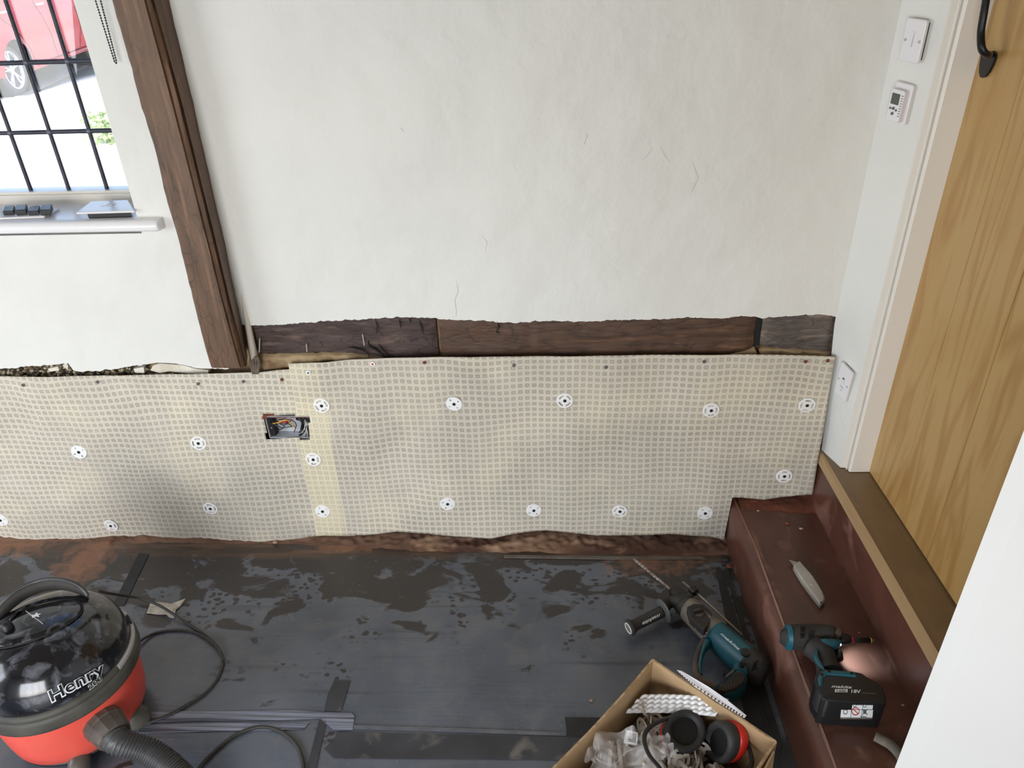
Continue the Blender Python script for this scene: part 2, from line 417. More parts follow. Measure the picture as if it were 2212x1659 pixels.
M['beam2'] = mat_wood('old_brown_oak', (84, 60, 44), (52, 35, 26), (100, 74, 56), 'x', 9, .65, .7, 12, 8, 6, cracks=.7)
M['beam3'] = mat_wood('grey_dirty_oak', (88, 80, 76), (58, 51, 48), (122, 108, 96), 'x', 8, .8, .9, 9, 5, 5, cracks=.8)
M['post'] = mat_wood('oak_post', (102, 76, 56), (70, 50, 36), (116, 88, 66), 'z', 7, .55, .8, 8, 12, 3, cracks=.5)
M['door'] = mat_wood('golden_oak', (190, 154, 98), (166, 122, 66), (184, 140, 78), 'z', 3, .4, .15, 7, 9, 4)
M['sill'] = mat_wood('stained_sill', (136, 112, 82), (116, 94, 66), (146, 120, 90), 'y', 6, .4, .1, 5, 12, 2)
M['sill_lit'] = mat_wood('lit_sill_edge', (186, 156, 116), (166, 134, 96), (176, 146, 104), 'y', 6, .5, .1, 5, 12, 2)  # paler copy of the sill wood: light on the front face painted in
M['step'] = mat('red_brown_step_paint', (102, 64, 52), (82, 52, 42), scale=5, stretch=(2, 1, 1), rough=.34, bump=.15, bscale=20, c3=(132, 96, 84), s3=7, t3=(.58, .75))
M['stepedge'] = mat('worn_nosing_paint', (122, 80, 66), (146, 112, 98), scale=9, stretch=(2, .5, 1), rough=.4, bump=.2, bscale=30)
M['stepdust'] = mat('red_brown_dusty', (98, 58, 44), (134, 76, 54), scale=14, rough=.8, bump=.6, bscale=60)
M['iron'] = mat('black_iron', (24, 24, 26), rough=.38, metal=.4, bump=.15, bscale=40)
M['floor'] = mat_floor()
M['tape'] = mat('black_tape', (52, 52, 56), (66, 67, 72), scale=8, rough=.45, c3=(110, 106, 100), s3=12, t3=(.58, .72), bump=.25, bscale=30)
M['tapedull'] = mat('dull_sheet_edge', (92, 94, 100), (106, 108, 114), scale=20, rough=.4)
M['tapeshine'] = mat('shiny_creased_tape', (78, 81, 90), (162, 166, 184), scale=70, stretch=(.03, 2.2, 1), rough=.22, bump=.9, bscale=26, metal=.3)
M['tapeblack'] = mat('matt_black_tape', (40, 40, 42), (52, 52, 55), scale=8, rough=.7)
M['strip'] = mat('dusty_grey_strip', (112, 106, 98), (96, 84, 74), scale=14, rough=.7)
M['membrane'] = mat_membrane()
M['glass'] = mat('window_glass', (255, 255, 255), rough=0, trans=1, spec=.3)
M['redplastic'] = mat('red_plastic_drum', (228, 78, 64), (222, 94, 80), scale=7, rough=.32, spec=.5)
M['dome'] = mat('scuffed_black_gloss', (9, 10, 14), (24, 26, 33), scale=26, rough=.13, c3=(100, 102, 110), s3=32, t3=(.50, .72), rough2=.16, spec=.6, coat=.3)
M['dustyrim'] = mat('dusty_black_bumper', (62, 61, 56), (86, 84, 76), scale=12, rough=.6)
M['rimgrey'] = mat('grey_cable_track', (176, 174, 176), rough=.35)
M['hose'] = mat('grey_black_hose', (62, 62, 64), (74, 74, 74), scale=20, rough=.38)
M['cuff'] = mat('grey_brown_cuff', (96, 88, 82), (74, 68, 62), scale=30, rough=.35)
M['cable'] = mat('dusty_black_cable', (48, 47, 44), (62, 60, 56), scale=20, rough=.55)
M['teal'] = mat('teal_plastic', (22, 84, 98), (34, 96, 108), scale=12, rough=.42, c3=(96, 128, 128), s3=9, t3=(.66, .85))
M['dusty'] = mat('dusty_grey_housing', (134, 127, 116), (96, 90, 82), scale=18, rough=.75, c3=(140, 124, 104), s3=12, t3=(.6, .75), bump=.2, bscale=40)
M['rubber'] = mat('dusty_black_rubber', (44, 42, 41), (58, 55, 52), scale=16, rough=.75, bump=.15, bscale=60)
M['rubber2'] = mat('worn_brown_rubber', (104, 88, 78), (72, 62, 58), scale=20, rough=.8)
M['steel'] = mat('bright_steel', (168, 164, 158), rough=.35, metal=.9)
M['cast'] = mat('cast_metal', (190, 187, 178), (166, 162, 153), scale=14, rough=.32, metal=.35)
M['bit'] = mat('bit_steel', (178, 166, 158), (130, 112, 104), scale=40, rough=.35, metal=.7)
M['letter'] = mat('white_lettering', (228, 232, 232), rough=.5)
M['letterblack'] = mat('black_lettering', (12, 12, 20), rough=.3)
M['redpen'] = mat('red_print', (196, 50, 44), rough=.5)
M['card'] = mat('brown_cardboard', (184, 154, 116), (172, 142, 104), scale=4, stretch=(1, 1, 4), rough=.85)
M['cardedge'] = mat('cardboard_cut_edge', (206, 180, 142), (160, 128, 92), scale=60, rough=.9)
M['cardwhite'] = mat('white_faced_card', (224, 220, 222), rough=.6)
M['red'] = mat('red_shell', (206, 44, 34), rough=.35)
M['foam'] = mat('dark_cushion', (42, 42, 44), (56, 55, 54), scale=14, rough=.6)
M['bag'] = mat('cloudy_polythene', (226, 220, 216), rough=.22, alpha=.36, spec=.7)
M['carred'] = mat('red_car_paint', (150, 6, 22), rough=.35, spec=.4, coat=.1)
M['carglass'] = mat('car_glass', (40, 46, 54), rough=.05)
M['tyre'] = mat('tyre_rubber', (58, 58, 62), rough=.75)
M['alloy'] = mat('alloy_wheel', (205, 206, 214), rough=.3, metal=.5)
M['pave'] = mat('pale_paving', (226, 224, 218), (214, 211, 204), scale=2, rough=.9, bump=.2, bscale=30)
M['tarmac'] = mat('tarmac', (86, 86, 92), (112, 112, 118), scale=30, rough=.9)
M['leaf'] = mat('pale_green_leaves', (150, 172, 118), (184, 200, 150), scale=20, rough=.6)
M['copper'] = mat('yellow_wire', (226, 190, 40), rough=.4)
M['wirered'] = mat('red_wire', (110, 20, 24), rough=.4)
M['galv'] = mat('galvanised', (206, 210, 216), (176, 182, 188), scale=30, rough=.4, metal=.1)
M['conduit'] = mat('plastered_conduit', (226, 221, 210), (204, 195, 178), scale=14, stretch=(1, 1, .3), rough=.9, bump=.8, bscale=30)
M['pipe'] = mat('grey_brown_cable_sheath', (128, 116, 104), (92, 80, 68), scale=20, rough=.7)
M['screen'] = mat('lcd', (84, 90, 82), rough=.25)
M['pad'] = mat('offcut_mesh', (208, 202, 190), (176, 168, 152), scale=60, rough=.7)
M['stone'] = mat('aggregate', (60, 54, 48), rough=.9)
nt = M['stone'].node_tree; gi = nt.nodes.new('ShaderNodeNewGeometry'); cr = nt.nodes.new('ShaderNodeValToRGB')
cr.color_ramp.elements[0].color = rgb((38, 34, 32)); cr.color_ramp.elements[1].color = rgb((204, 188, 158)); cr.color_ramp.elements[1].position = 1
e = cr.color_ramp.elements.new(.55); e.color = rgb((88, 78, 64)); e = cr.color_ramp.elements.new(.8); e.color = rgb((170, 154, 126))
nt.links.new(gi.outputs['Random Per Island'], cr.inputs[0]); nt.links.new(cr.outputs[0], nt.nodes['Principled BSDF'].inputs['Base Color'])

def decal(name, string, o, pu, pv, targets, mt, parent, size=1.0, off=0, lift=.0006, shear=0, align='LEFT', width=None, sub=0):
    """lettering laid on the surface of target geometry. o, pu, pv: pixel origin, pixel vector per unit of advance, per unit of height"""
    cu = bpy.data.curves.new(name, 'FONT'); cu.body = string; cu.size = size; cu.shear = shear; cu.offset = off; cu.resolution_u = 4
    cu.align_x = align
    to = bpy.data.objects.new(name+'_tmp', cu); COL.objects.link(to)
    dg = bpy.context.evaluated_depsgraph_get(); me = bpy.data.meshes.new_from_object(to.evaluated_get(dg))
    bpy.data.objects.remove(to); bpy.data.curves.remove(cu)
    vs = [v.co.copy() for v in me.vertices]
    if width:
        x0 = min(v.x for v in vs); x1 = max(v.x for v in vs)
        for v in vs: v.x = (v.x-x0)/(x1-x0)*width
    fs = [tuple(p.vertices) for p in me.polygons]
    return lay(name, vs, fs, o, pu, pv, targets, mt, parent, lift, sub)
def lay(name, vs, fs, o, pu, pv, targets, mt, parent, lift=.0006, sub=0):
    V, Fs = join(*[GEO[t.name] for t in targets])
    bvh = BVHTree.FromPolygons(V, Fs)
    if sub:
        bm = bmesh.new(); bv = [bm.verts.new((v[0], v[1], 0)) for v in vs]
        for f in fs:
            try: bm.faces.new([bv[i] for i in f])
            except ValueError: pass
        bmesh.ops.triangulate(bm, faces=bm.faces)
        for _ in range(4):
            es = [e for e in bm.edges if e.calc_length() > sub]
            if not es: break
            bmesh.ops.subdivide_edges(bm, edges=es, cuts=1); bmesh.ops.triangulate(bm, faces=bm.faces)
        bm.verts.index_update()
        vs = [v.co.copy() for v in bm.verts]; fs = [tuple(v.index for v in f.verts) for f in bm.faces]; bm.free()
    out = []; last = None; miss = 0
    for v in vs:
        px, py = o[0]+pu[0]*v[0]+pv[0]*v[1], o[1]+pu[1]*v[0]+pv[1]*v[1]
        d = ray(px, py).normalized(); h = bvh.ray_cast(CAM, d)
        if h[0] is None:
            miss += 1; p = CAM+d*(last if last else 1.4)
        else: last = h[3]; p = h[0]-d*lift*1.5
        out.append(p)
    if miss: print('MISS', name, miss, len(vs))
    ob = obj(name, out, fs, mt, parent)
    return ob

# ================================================================== SETTING
ZT = 2.35                      # ceiling
ST = 'structure'
# floor slab
o = obj('floor', *grid(lambda a, b: (lerp(-2.7, 1.35, a), lerp(-3.2, .03, b), 0), 4, 4), M['floor']); tag(o, kind=ST)
o = obj('ceiling', *box(-2.7, 1.35, -3.3, .3, ZT, ZT+.1), M['ceildim']); tag(o, kind=ST)
# walls out of view: front wall with a window opening set low to brighten the lower back wall, left wall with a window opening
o = obj('wall_front', *join(box(-2.7, -1.7, -3.3, -3.2, 0, ZT), box(-.1, 1.35, -3.3, -3.2, 0, ZT), box(-1.7, -.1, -3.3, -3.2, 0, .1), box(-1.7, -.1, -3.3, -3.2, 1.55, ZT)), M['white2']); tag(o, kind=ST)
o = obj('wall_left', *join(box(-2.8, -2.7, -3.3, -2.3, 0, ZT), box(-2.8, -2.7, -.9, .3, 0, ZT), box(-2.8, -2.7, -2.3, -.9, 0, .55), box(-2.8, -2.7, -2.3, -.9, 2.0, ZT)), M['white2']); tag(o, kind=ST)
o = obj('wall_right_rear', *box(1.35, 1.45, -3.3, -1.0, 0, ZT), M['white2']); tag(o, kind=ST)
for nm, a, b_ in (('window_2', (-1.7, -3.29), (-.1, -3.24)), ('window_3', None, None)):
    if a: g = join(*[box(x-.02, x+.02, -3.29, -3.24, .1, 1.55) for x in (-1.68, -1.3, -.9, -.5, -.12)], box(-1.7, -.1, -3.29, -3.24, .1, .14), box(-1.7, -.1, -3.29, -3.24, 1.51, 1.55))
    else: g = join(*[box(-2.79, -2.74, y-.02, y+.02, .55, 2.0) for y in (-2.28, -1.83, -1.37, -.92)], box(-2.79, -2.74, -2.3, -.9, .55, .59), box(-2.79, -2.74, -2.3, -.9, 1.96, 2.0))
    tag(obj(nm, *g, M['white']), kind=ST)

# near white wall end on the right
xn = sum(on(x, y, 1, -.95)[0] for x, y in ((2204, 950), (2063, 1305), (1937, 1659)))/3
o = obj('wall_right_near', *loft([[Vector(p) for p in ((xn, -.95, z), (xn+.012, -.975, z), (1.36, -1.22, z), (1.36, -.95, z))] for z in (0, ZT)]), M['white2']); tag(o, kind=ST)

# thick back wall: tan masonry low, plastered above, window opening X -1.95..-1.0
WX0, WX1, WZ0, WZ1 = -1.95, -.995, .985, 1.95
YW = .03
o = obj('wall_back_masonry', *box(-2.7, .9, YW, .32, -.02, .76), M['masonry']); tag(o, kind=ST)
UW = join(box(-2.7, WX0, YW, .3, .76, ZT), box(WX1, .9, YW, .3, .76, ZT), box(WX0, WX1, YW, .3, .76, WZ0-.02), box(WX0, WX1, YW, .3, WZ1, ZT))
# plaster skin with ragged lower edge
RL = [(-60, 797), (0, 797), (30, 795), (60, 791), (90, 790), (138, 786), (147, 783), (152, 797), (165, 803), (200, 802), (225, 800), (262, 795), (290, 790), (330, 785), (352, 783), (395, 788), (430, 796), (500, 797)]
RR = [(500, 700), (545, 703), (600, 702), (650, 698), (700, 694), (760, 691), (830, 687), (880, 685), (940, 687), (950, 690), (1010, 692), (1060, 693), (1074, 697), (1120, 697), (1180, 693), (1260, 695), (1340, 691), (1420, 690), (1480, 686), (1560, 688), (1600, 683), (1635, 684), (1645, 688), (1700, 683), (1770, 679), (1800, 683), (1830, 690)]
def wx(px, py): return Yp(px, py, 0).x, Yp(px, py, 0).z
RLw = [wx(*p) for p in RL]; RRw = [wx(*p) for p in RR]
def rag(tab, x): return interp(tab, x)+.004*nz(x, 3, 0, 60)+.002*nz(x, 5, 0, 160)
def skin(x0, x1, zb, zt, n, m=1):
    xs = [lerp(x0, x1, i/n) for i in range(n+1)]
    zz = [zb(x) if callable(zb) else zb for x in xs]
    rows = [[Vector((x, 0, lerp(z, zt, j/m))) for x, z in zip(xs, zz)] for j in range(m+1)]
    bk = [[p+Vector((0, YW, 0)) for p in r] for r in rows]
    V = [p for r in rows for p in r]+[p for r in bk for p in r]; k = (n+1)*(m+1); Fs = []
    for j in range(m):
        for i in range(n):
            a = j*(n+1)+i; Fs.append((a, a+1, a+n+2, a+n+1)); Fs.append((a+k, a+k+n+1, a+k+n+2, a+k+1))
    for i in range(n): Fs.append((i, i+k, i+k+1, i+1)); t = m*(n+1)+i; Fs.append((t, t+1, t+k+1, t+k))
    for j in range(m):
        a = j*(n+1); Fs.append((a, a+n+1, a+k+n+1, a+k)); a += n; Fs.append((a, a+k, a+k+n+1, a+n+1))
    return V, Fs
G = join(UW, skin(-2.7, WX1+.13, lambda x: rag(RLw, x), WZ0-.02, 300), skin(-2.7, WX0, WZ0-.02, ZT, 1), skin(WX1, WX1+.13, WZ0-.02, ZT, 1), skin(WX0, WX1, WZ1, ZT, 1),
         skin(-.84, .705, lambda x: rag(RRw, x) if x > -.775 else rag(RRw, x)-interp([(-.84, .0), (-.775, .0)], x), ZT, 340))
o = obj('wall_back', *G, M['plaster']); tag(o, kind=ST)

# side wall strip (slightly splayed) from the corner to the architrave
ARCH = [Z(x, y, .325) for x, y in ((1803.5, 980), (1802, 994.5), (1806, 1001), (1812, 1008.7), (1817, 1012), (1829.8, 1015), (1831, 1017.5), (1835, 1017.5), (1838.8, 1021), (1866.6, 1020.6))]
_a, _b = ARCH[3], ARCH[8]; _n = Vector(((_b-_a).y, -(_b-_a).x, 0)).normalized(); _n = _n if _n.x < 0 else -_n
ARCH = [lerp(_a, _b, t)+_n*o_ for t, o_ in ((0, -.004), (.04, 0), (.16, .0015), (.30, -.002), (.42, -.0055), (.50, -.0060), (.53, -.0005), (.58, .0005), (.62, -.0010), (.64, -.0060), (.72, -.0055), (.74, .0010), (.80, .0022), (.97, .0015), (1, 0))]+[ARCH[9]]
PO = _a
def cornerX(z): return interp([(.30, .742), (.72, .702), (3, .70)], z)
def strip(a, b):
    z = lerp(.2, ZT, b); return (lerp(cornerX(z), PO.x+.004, a), lerp(.002, PO.y-.004, a), z)
Vs, Fs_ = grid(strip, 8, 30)
tag(obj('wall_right', *join((Vs, Fs_), box(.90, 1.0, -.95, .3, 0, ZT), box(.84, .90, -.95, .0, 2.15, ZT), box(.79, .90, .0, .03, .2, ZT)), M['plaster']), kind=ST)

# architrave and door lining
pl = [Vector((p.x, p.y, 0)) for p in ARCH]+[Vector((.90, ARCH[-1].y, 0)), Vector((.90, -.015, 0)), Vector((PO.x+.01, -.015, 0))]
o = obj('trim_1', *loft([[p+Vector((0, 0, z)) for p in pl] for z in (.327, 2.2)]), M['white']); autosmooth(o, 30); tag(o, kind=ST)

# ------------------------------------------------------------------ window_1
YG = .17
wn = bpy.data.objects.new('window_1', None); COL.objects.link(wn); wn.location = (WX0, YG, WZ0); tag(wn, kind=ST)
zr = Yp(100, 410, YG).z
fr_ = join(box(WX0-.02, WX1+.02, YG-.022, YG+.03, WZ0-.02, zr), box(WX0, WX0+.04, YG-.02, YG+.03, zr, WZ1), box(WX1-.02, WX1+.02, YG-.02, YG+.03, zr, WZ1), box(WX0, WX1, YG-.02, YG+.03, WZ1-.04, WZ1+.02),
           box(WX0, WX1, YG-.03, YG-.02, zr-.02, zr-.006))
obj('window_frame', *fr_, M['white'], wn)
obj('window_pane', *box(WX0+.03, WX1-.01, YG, YG+.004, zr-.01, WZ1-.03), M['glass'], wn)
vx = [-1.256-.103*k for k in range(-1, 7)]; hz_ = [Yp(100, 285, YG).z+.215*k*1.0 for k in (0,)]
h1, h2 = Yp(90, 285, YG).z, Yp(90, 134, YG).z; hz_ = [h1, h2, h2+(h2-h1), h2+2*(h2-h1), h2+3*(h2-h1)]
bars = [tube([(x, YG-.004, zr-.004), (x, YG-.004, WZ1-.03)], (.0052, .0045), 10) for x in vx if x > WX0+.03]
bars += [tube([(WX0+.03, YG-.004, z), (WX1-.01, YG-.004, z)], (.0045, .0058), 10, up=Vector((0, 1, 0))) for z in hz_ if z < WZ1-.05]
autosmooth(obj('lead_came', *join(*bars), M['lead'], wn), 60)
obj('solder_joint', *join(*[ball((x, YG-.007, z), .0075, 5, 10, 1, .6, 1) for x in vx if x > WX0+.03 for z in hz_ if z < WZ1-.05]), M['solder'], wn, True)
# window board with rounded nose
zs = Yp(150, 480, -.03).z; xe = Yp(343, 493, -.03).x
prof = [(YG-.02, 0), (-.018, 0), (-.026, -.003), (-.031, -.010), (-.032, -.016), (-.029, -.024), (-.022, -.028), (.0, -.028), (YG-.02, -.028)]
def sill_ring(x, ins=0, front=True):
    return [Vector((x, y if y > 0 else y+ins, zs+z*(1-ins*6))) for y, z in prof]
rings = [sill_ring(WX0-.06), sill_ring(xe-.012), sill_ring(xe-.004, .004), sill_ring(xe, .012)]
for r_ in rings[1:]:
    for p in r_:
        if p.y > 0: p.y = .0
inner = box(WX0, WX1, 0, YG-.02, zs-.028, zs-.0002)
r0 = [Vector((x, min(y, 0), zs+z)) for x in (WX0-.06,) for y, z in prof]
rings[0] = r0
o = obj('trim_2', *join(loft(rings), inner), M['boardwhite']); autosmooth(o, 35); tag(o, kind=ST)

# ================================================================== OUTSIDE
ZG = .29
o = obj('pavement', *box(-26, 8, .33, 40, ZG-.3, ZG), M['pave']); tag(o, kind=ST)
ud = ray(505, -17); ud.z = 0; ud.normalize()            # direction the road runs in
nd = Vector((ud.y, -ud.x, 0))                            # towards the house side
kp = Z(60, 208, ZG)
def roadpt(a, b): return kp+ud*a+nd*b
def onroad(px, py):
    c = Z(53, 205, ZG); u = Vector((-.11, .99, 0)).normalized(); n = Vector((u.y, -u.x, 0)); u = Vector((u.x, u.y, .075)).normalized(); m = n.cross(u)
    d = ray(px, py); return CAM+d*((c-CAM).dot(m)/d.dot(m)), u, n
k0, u_, n_ = onroad(60, 208); k1, _, _ = onroad(190, 142); kd = (k1-k0).normalized()
q = [k0-kd*5, k1+kd*14, k1+kd*14-n_*9, k0-kd*5-n_*9]
tag(obj('road', *slab([p+Vector((0, 0, .003)) for p in q], (0, 0, 1), .003), M['tarmac']), kind=ST)
# car: local frame a (forward), b (outward to the house), z
kdir, kn = ud, nd
ud = Vector((-.11, .99, 0)).normalized(); nd = Vector((ud.y, -ud.x, 0)); ud = Vector((ud.x, ud.y, .075)).normalized()   # the road climbs gently
WC = Z(53, 205, ZG)                                     # under the rear wheel hub, outer face
car = empty('car', WC, 'red car parked at the kerb outside the leaded window, rear wheel in view', 'car')
WC = WC+Vector((0, 0, .0))
def C(a, b, z): return WC+ud*a+nd*b+Vector((0, 0, z))
AR, RW = .38, .325
def lowz(a):
    z = .24
    for c_ in (0, 2.62):
        if abs(a-c_) < AR: z = max(z, RW+math.sqrt(AR*AR-(a-c_)**2))
    if a < -.42: z = .30
    return z
belt = 1.12
def bulge(z): return .055*math.sin(min(1, max(0, (z-.24)/.76))*math.pi)**.7 - .10*max(0, (z-.92)/.2)**2*.25
def side_w(a, z):
    w_ = bulge(z)
    for c_ in (0, 2.62):
        d = math.hypot(a-c_, z-RW)
        if d < AR+.10: w_ += .035*max(0, 1-abs(d-AR-.0)/.10)
    if a < -.45: w_ -= ((-a-.45)/.5)**2*.20
    if a > 3.0: w_ -= ((a-3.0)/.7)**2*.25
    w_ -= .018*math.exp(-((z-.45)/.09)**2)*(1 if .5 < a < 2.1 else 0)
    return w_
def side(sgn, off):
    def fn(u, v):
        a = -.85+4.4*u; z0 = lowz(a); z = lerp(z0, belt, v); return C(a, (side_w(a, z) if sgn > 0 else -1.72-side_w(a, z)), z)
    return grid(fn, 176, 22)
roofp = [(-.80, 1.12, 0), (-.62, 1.30, -.12), (-.25, 1.50, -.22), (.3, 1.58, -.26), (1.4, 1.58, -.26), (1.9, 1.50, -.22), (2.65, 1.14, -.04), (3.5, .95, -.1)]
rings_ = []
for a, z, i in roofp:
    rings_.append([C(a, -.03, 1.11 if a < 2.7 else .85), C(a, i-.02 if z > 1.1 else -.06, z-.05 if z > 1.1 else z-.01), C(a, i-.15, z), C(a, -1.72-i+.15, z), C(a, -1.72-i+.02 if z > 1.1 else -1.66, z-.05 if z > 1.1 else z-.01), C(a, -1.69, 1.11 if a < 2.7 else .85)])
bodyg = join(side(1, 0), side(-1, 0), loft(rings_), slab([C(-.84, -.15, .3), C(-.84, -1.57, .3), C(-.84, -1.57, .98), C(-.84, -.15, .98)], -ud, .02), slab([C(3.54, -.25, .25), C(3.54, -1.47, .25), C(3.54, -1.47, .8), C(3.54, -.25, .8)], ud, .02),
             (box(0, 1, 0, 1, 0, 1)[0], []))
bodyg = (bodyg[0][:-8], bodyg[1])
autosmooth(obj('body', *bodyg, M['carred'], car), 50)
obj('underbody', *slab([C(-.7, -.12, .3), C(-.7, -1.6, .3), C(3.4, -1.6, .3), C(3.4, -.12, .3)], (0, 0, 1), .05), M['pitch'], car)
for c_ in (0, 2.62): obj('wheel_arch_liner', *lathe(C(c_, -.30, RW), [(.05, 0), (AR+.0, 0), (AR+.0, .26), (AR-.01, .26), (AR-.01, .01)], 32, nd), M['pitch'], car)
for a0, a1 in ((.05, .85), (.98, 2.0)):
    obj('side_window', *slab([C(a0, -.10, 1.16), C(a1, -.10, 1.16), C(a1-.08, -.245, 1.44), C(a0+.1, -.245, 1.46)], nd+Vector((0, 0, .4)), .012), M['carglass'], car)
for a0 in (.05, 1.10):
    p = C(a0-.02, bulge(1.02)+.005, 1.03)
    obj('door_handle', *tube([p, p+ud*.03+nd*.03, p+ud*.17+nd*.03, p+ud*.2], [(.012, .014)]*4, 8), M['alloy'], car, True)
def seam(pts): return tube([C(a, side_w(a, z)+.001, z) for a, z in spline([(a, 0, z) for a, z in pts], 6) for a, z in ((a, z),)] if False else [C(p.x, side_w(p.x, p.z)+.0005, p.z) for p in spline([(a, 0, z) for a, z in pts], 6)], .005, 6)
obj('door_seam', *join(seam([(.0, 1.1), (.05, .95), (.24, .80), (.42, .58), (.58, .31)]), seam([(.58, .31), (.9, .30), (1.25, .31)]), seam([(1.25, .31), (1.16, .6), (1.05, 1.1)]), seam([(2.2, .9), (2.15, .6), (2.0, .31)]), seam([(1.25, .31), (2.0, .31)])), M['pitch'], car)
obj('door_sill_moulding', *tube([C(.55, .045, .29), C(2.2, .045, .29)], (.012, .02), 10), M['carred'], car, True)
for c_ in (0, 2.62):
    for inner_ in (0, 1):
        bb = -.03 if not inner_ else -1.69
        s_ = 1 if not inner_ else -1
        base = C(c_, bb-.2*s_, RW)
        wh = obj('tyre', *lathe(base, [(.20, 0), (.30, 0), (RW-.01, .015), (RW, .03), (RW, .17), (RW-.012, .19), (.29, .205), (.245, .20), (.24, .17), (.2, .15)], 48, nd*s_), M['tyre'], car, True)
        rim = [lathe(base, [(.2, .02), (.238, .02), (.238, .19), (.243, .20), (.228, .203), (.222, .17), (.215, .05)], 48, nd*s_), lathe(base, [(.001, .05), (.05, .05), (.05, .18), (.03, .19), (.001, .19)], 20, nd*s_)]
        for k in range(5):
            for dl in (-.17, .17):
                an = 2*math.pi*k/5+.4
                dr = ud*math.cos(an)+Vector((0, 0, 1))*math.sin(an); tg = (ud*-math.sin(an)+Vector((0, 0, 1))*math.cos(an))
                e_ = ud*math.cos(an+dl)+Vector((0, 0, 1))*math.sin(an+dl)
                rim.append(tube([base+nd*s_*.175+dr*.04, base+nd*s_*.175+e_*.225], [(.018, .012), (.016, .012)], 8))
        obj('wheel_rim', *join(*rim), M['alloy'], wh)
# low plant by the pavement edge
pc = Z(236, 308, ZG)
lv = []
for k in range(260):
    a, r_ = random.uniform(0, 6.28), random.uniform(.0, .16)
    c = pc+Vector((math.cos(a)*r_*1.2, math.sin(a)*r_, random.uniform(.0, .26)))
    d1 = Vector((random.uniform(-1, 1), random.uniform(-1, 1), random.uniform(-.3, .8))).normalized(); d2 = d1.orthogonal().normalized()
    s_ = random.uniform(.02, .04)
    lv.append(([c-d1*s_, c+d2*s_*.5, c+d1*s_, c-d2*s_*.5], [(0, 1, 2, 3)]))
tag(obj('low_plant', *join(*lv, *[tube([pc+Vector((x_, y_, 0)), pc+Vector((x_*1.4, y_*1.4, .16))], .004, 6) for x_, y_ in ((.03, 0), (-.04, .02), (0, -.05), (.06, .05))]), M['leaf']), 'low green leafy plant on the pavement just outside the window', 'plant')

# ================================================================== TIMBERS
YF = -.07
PZ = [(2.35, None)]
rows_ = []
for (xl, x1_, x2_, xr_, y_) in ((235, 313, 329, 365, 0), (300, 374, 391, 418, 226), (380, 448, 463, 484, 520), (412, 480, 494, 512, 650), (450, 520, 531, 541, 795)):
    pz = Yp(xl, y_, YF).z
    rows_.append((pz, Yp(xl, y_, YF).x, Yp(x1_, y_, YF).x, Yp(x2_, y_, YF+.01).x, Yp(xr_, y_, 0).x))
rows_.insert(0, (ZT,)+rows_[0][1:])
rows_[-1] = (Yp(495, 795, YF).z,)+rows_[-1][1:]
rr = []
nn = 90
zz = [lerp(rows_[-1][0], ZT, i/nn) for i in range(nn+1)]
tab = sorted(rows_)
for z in zz:
    g_ = [interp([(t[0], t[i]) for t in tab], z) for i in range(1, 5)]
    d = lambda s: .0035*nz(z, s, 0, 9)+.0015*nz(z, s, 0, 40)
    XL, XA, XB, XR_ = g_
    kn = -.010 if z < 1.085 else 0
    kn *= max(0, 1-(1.085-z)/.08) if z < 1.085 else 1
    rr.append([Vector(p) for p in ((XL+d(1)+kn*0, .0, z), (XL+d(1), YF+.012, z), (XL+.008+d(1), YF+d(2), z), ((XL+XA)/2, YF+.5*d(3), z), (XA-.002, YF+d(4)*.5, z), (XA, YF+.0055, z), (XA+.002, YF+.001, z),
              (XB-.002, YF+.006+d(5)*.5, z), (XB, YF+.024, z), (XB+.003, YF+.010, z), ((XB+XR_)/2+.003, YF*.45, z), (XR_+d(6), -.0, z))])
o = obj('oak_post', *loft(rr), M['post']); autosmooth(o, 45)
tag(o, 'tall upright old oak post with cracks between the window and the plaster panel', 'post')

def beam(name, top, bot, mt, y0, label, group=None, end=None):
    T = [(Yp(*p, y0).x, Yp(*p, y0).z) for p in top]; B = [(Yp(*p, y0).x, Yp(*p, y0).z) for p in bot]
    x0, x1 = (T[0][0]+B[0][0])/2, (T[-1][0]+B[-1][0])/2
    n = int((x1-x0)/.008); R_ = []
    for i in range(n+1):
        x = lerp(x0, x1, i/n); t, b = interp(T, x)+.008, interp(B, x)
        d = lambda s, k=1: (.006*nz(x, s, 0, 14)+.003*nz(x, s, 0, 50))*k
        e_ = min(1, min(i, n-i)/2)*.006
        ring = [Vector((x, YW, t)), Vector((x, y0+.004-e_*.2+.006, t))]
        for k in range(9):
            z = lerp(t, b, k/8); ring.append(Vector((x, y0+.006-e_+.004*nz(x*.5, z*3, 7, 16)+.003*nz(x, z, 2, 45)-(.003 if 0 < k < 8 else 0), z+(d(3) if k == 8 else 0))))
        ring += [Vector((x, YW, b+d(3)))]
        R_.append(ring)
    o = obj(name, *loft(R_), mt); autosmooth(o, 50); return tag(o, label, 'beam')
beam('timber_sill', [(545, 702), (700, 693), (880, 685), (943, 687)], [(552, 765), (600, 766), (700, 763), (760, 764), (800, 770), (945, 772)], M['beam'], .012, 'blackened cracked timber length in the wall, directly right of the oak post')
beam('timber_sill', [(948, 690), (1060, 692), (1180, 693), (1420, 689), (1600, 683), (1632, 684)], [(952, 772), (1300, 769), (1500, 768), (1560, 766), (1625, 755), (1628, 748)], M['beam2'], .011, 'long brown timber length in the middle of the wall above the membrane')
beam('timber_sill', [(1645, 690), (1700, 685), (1770, 681), (1803, 686)], [(1644, 745), (1680, 751), (1700, 757), (1740, 752), (1800, 760)], M['beam3'], .014, 'short grey dusty timber block in the corner beside the door frame')
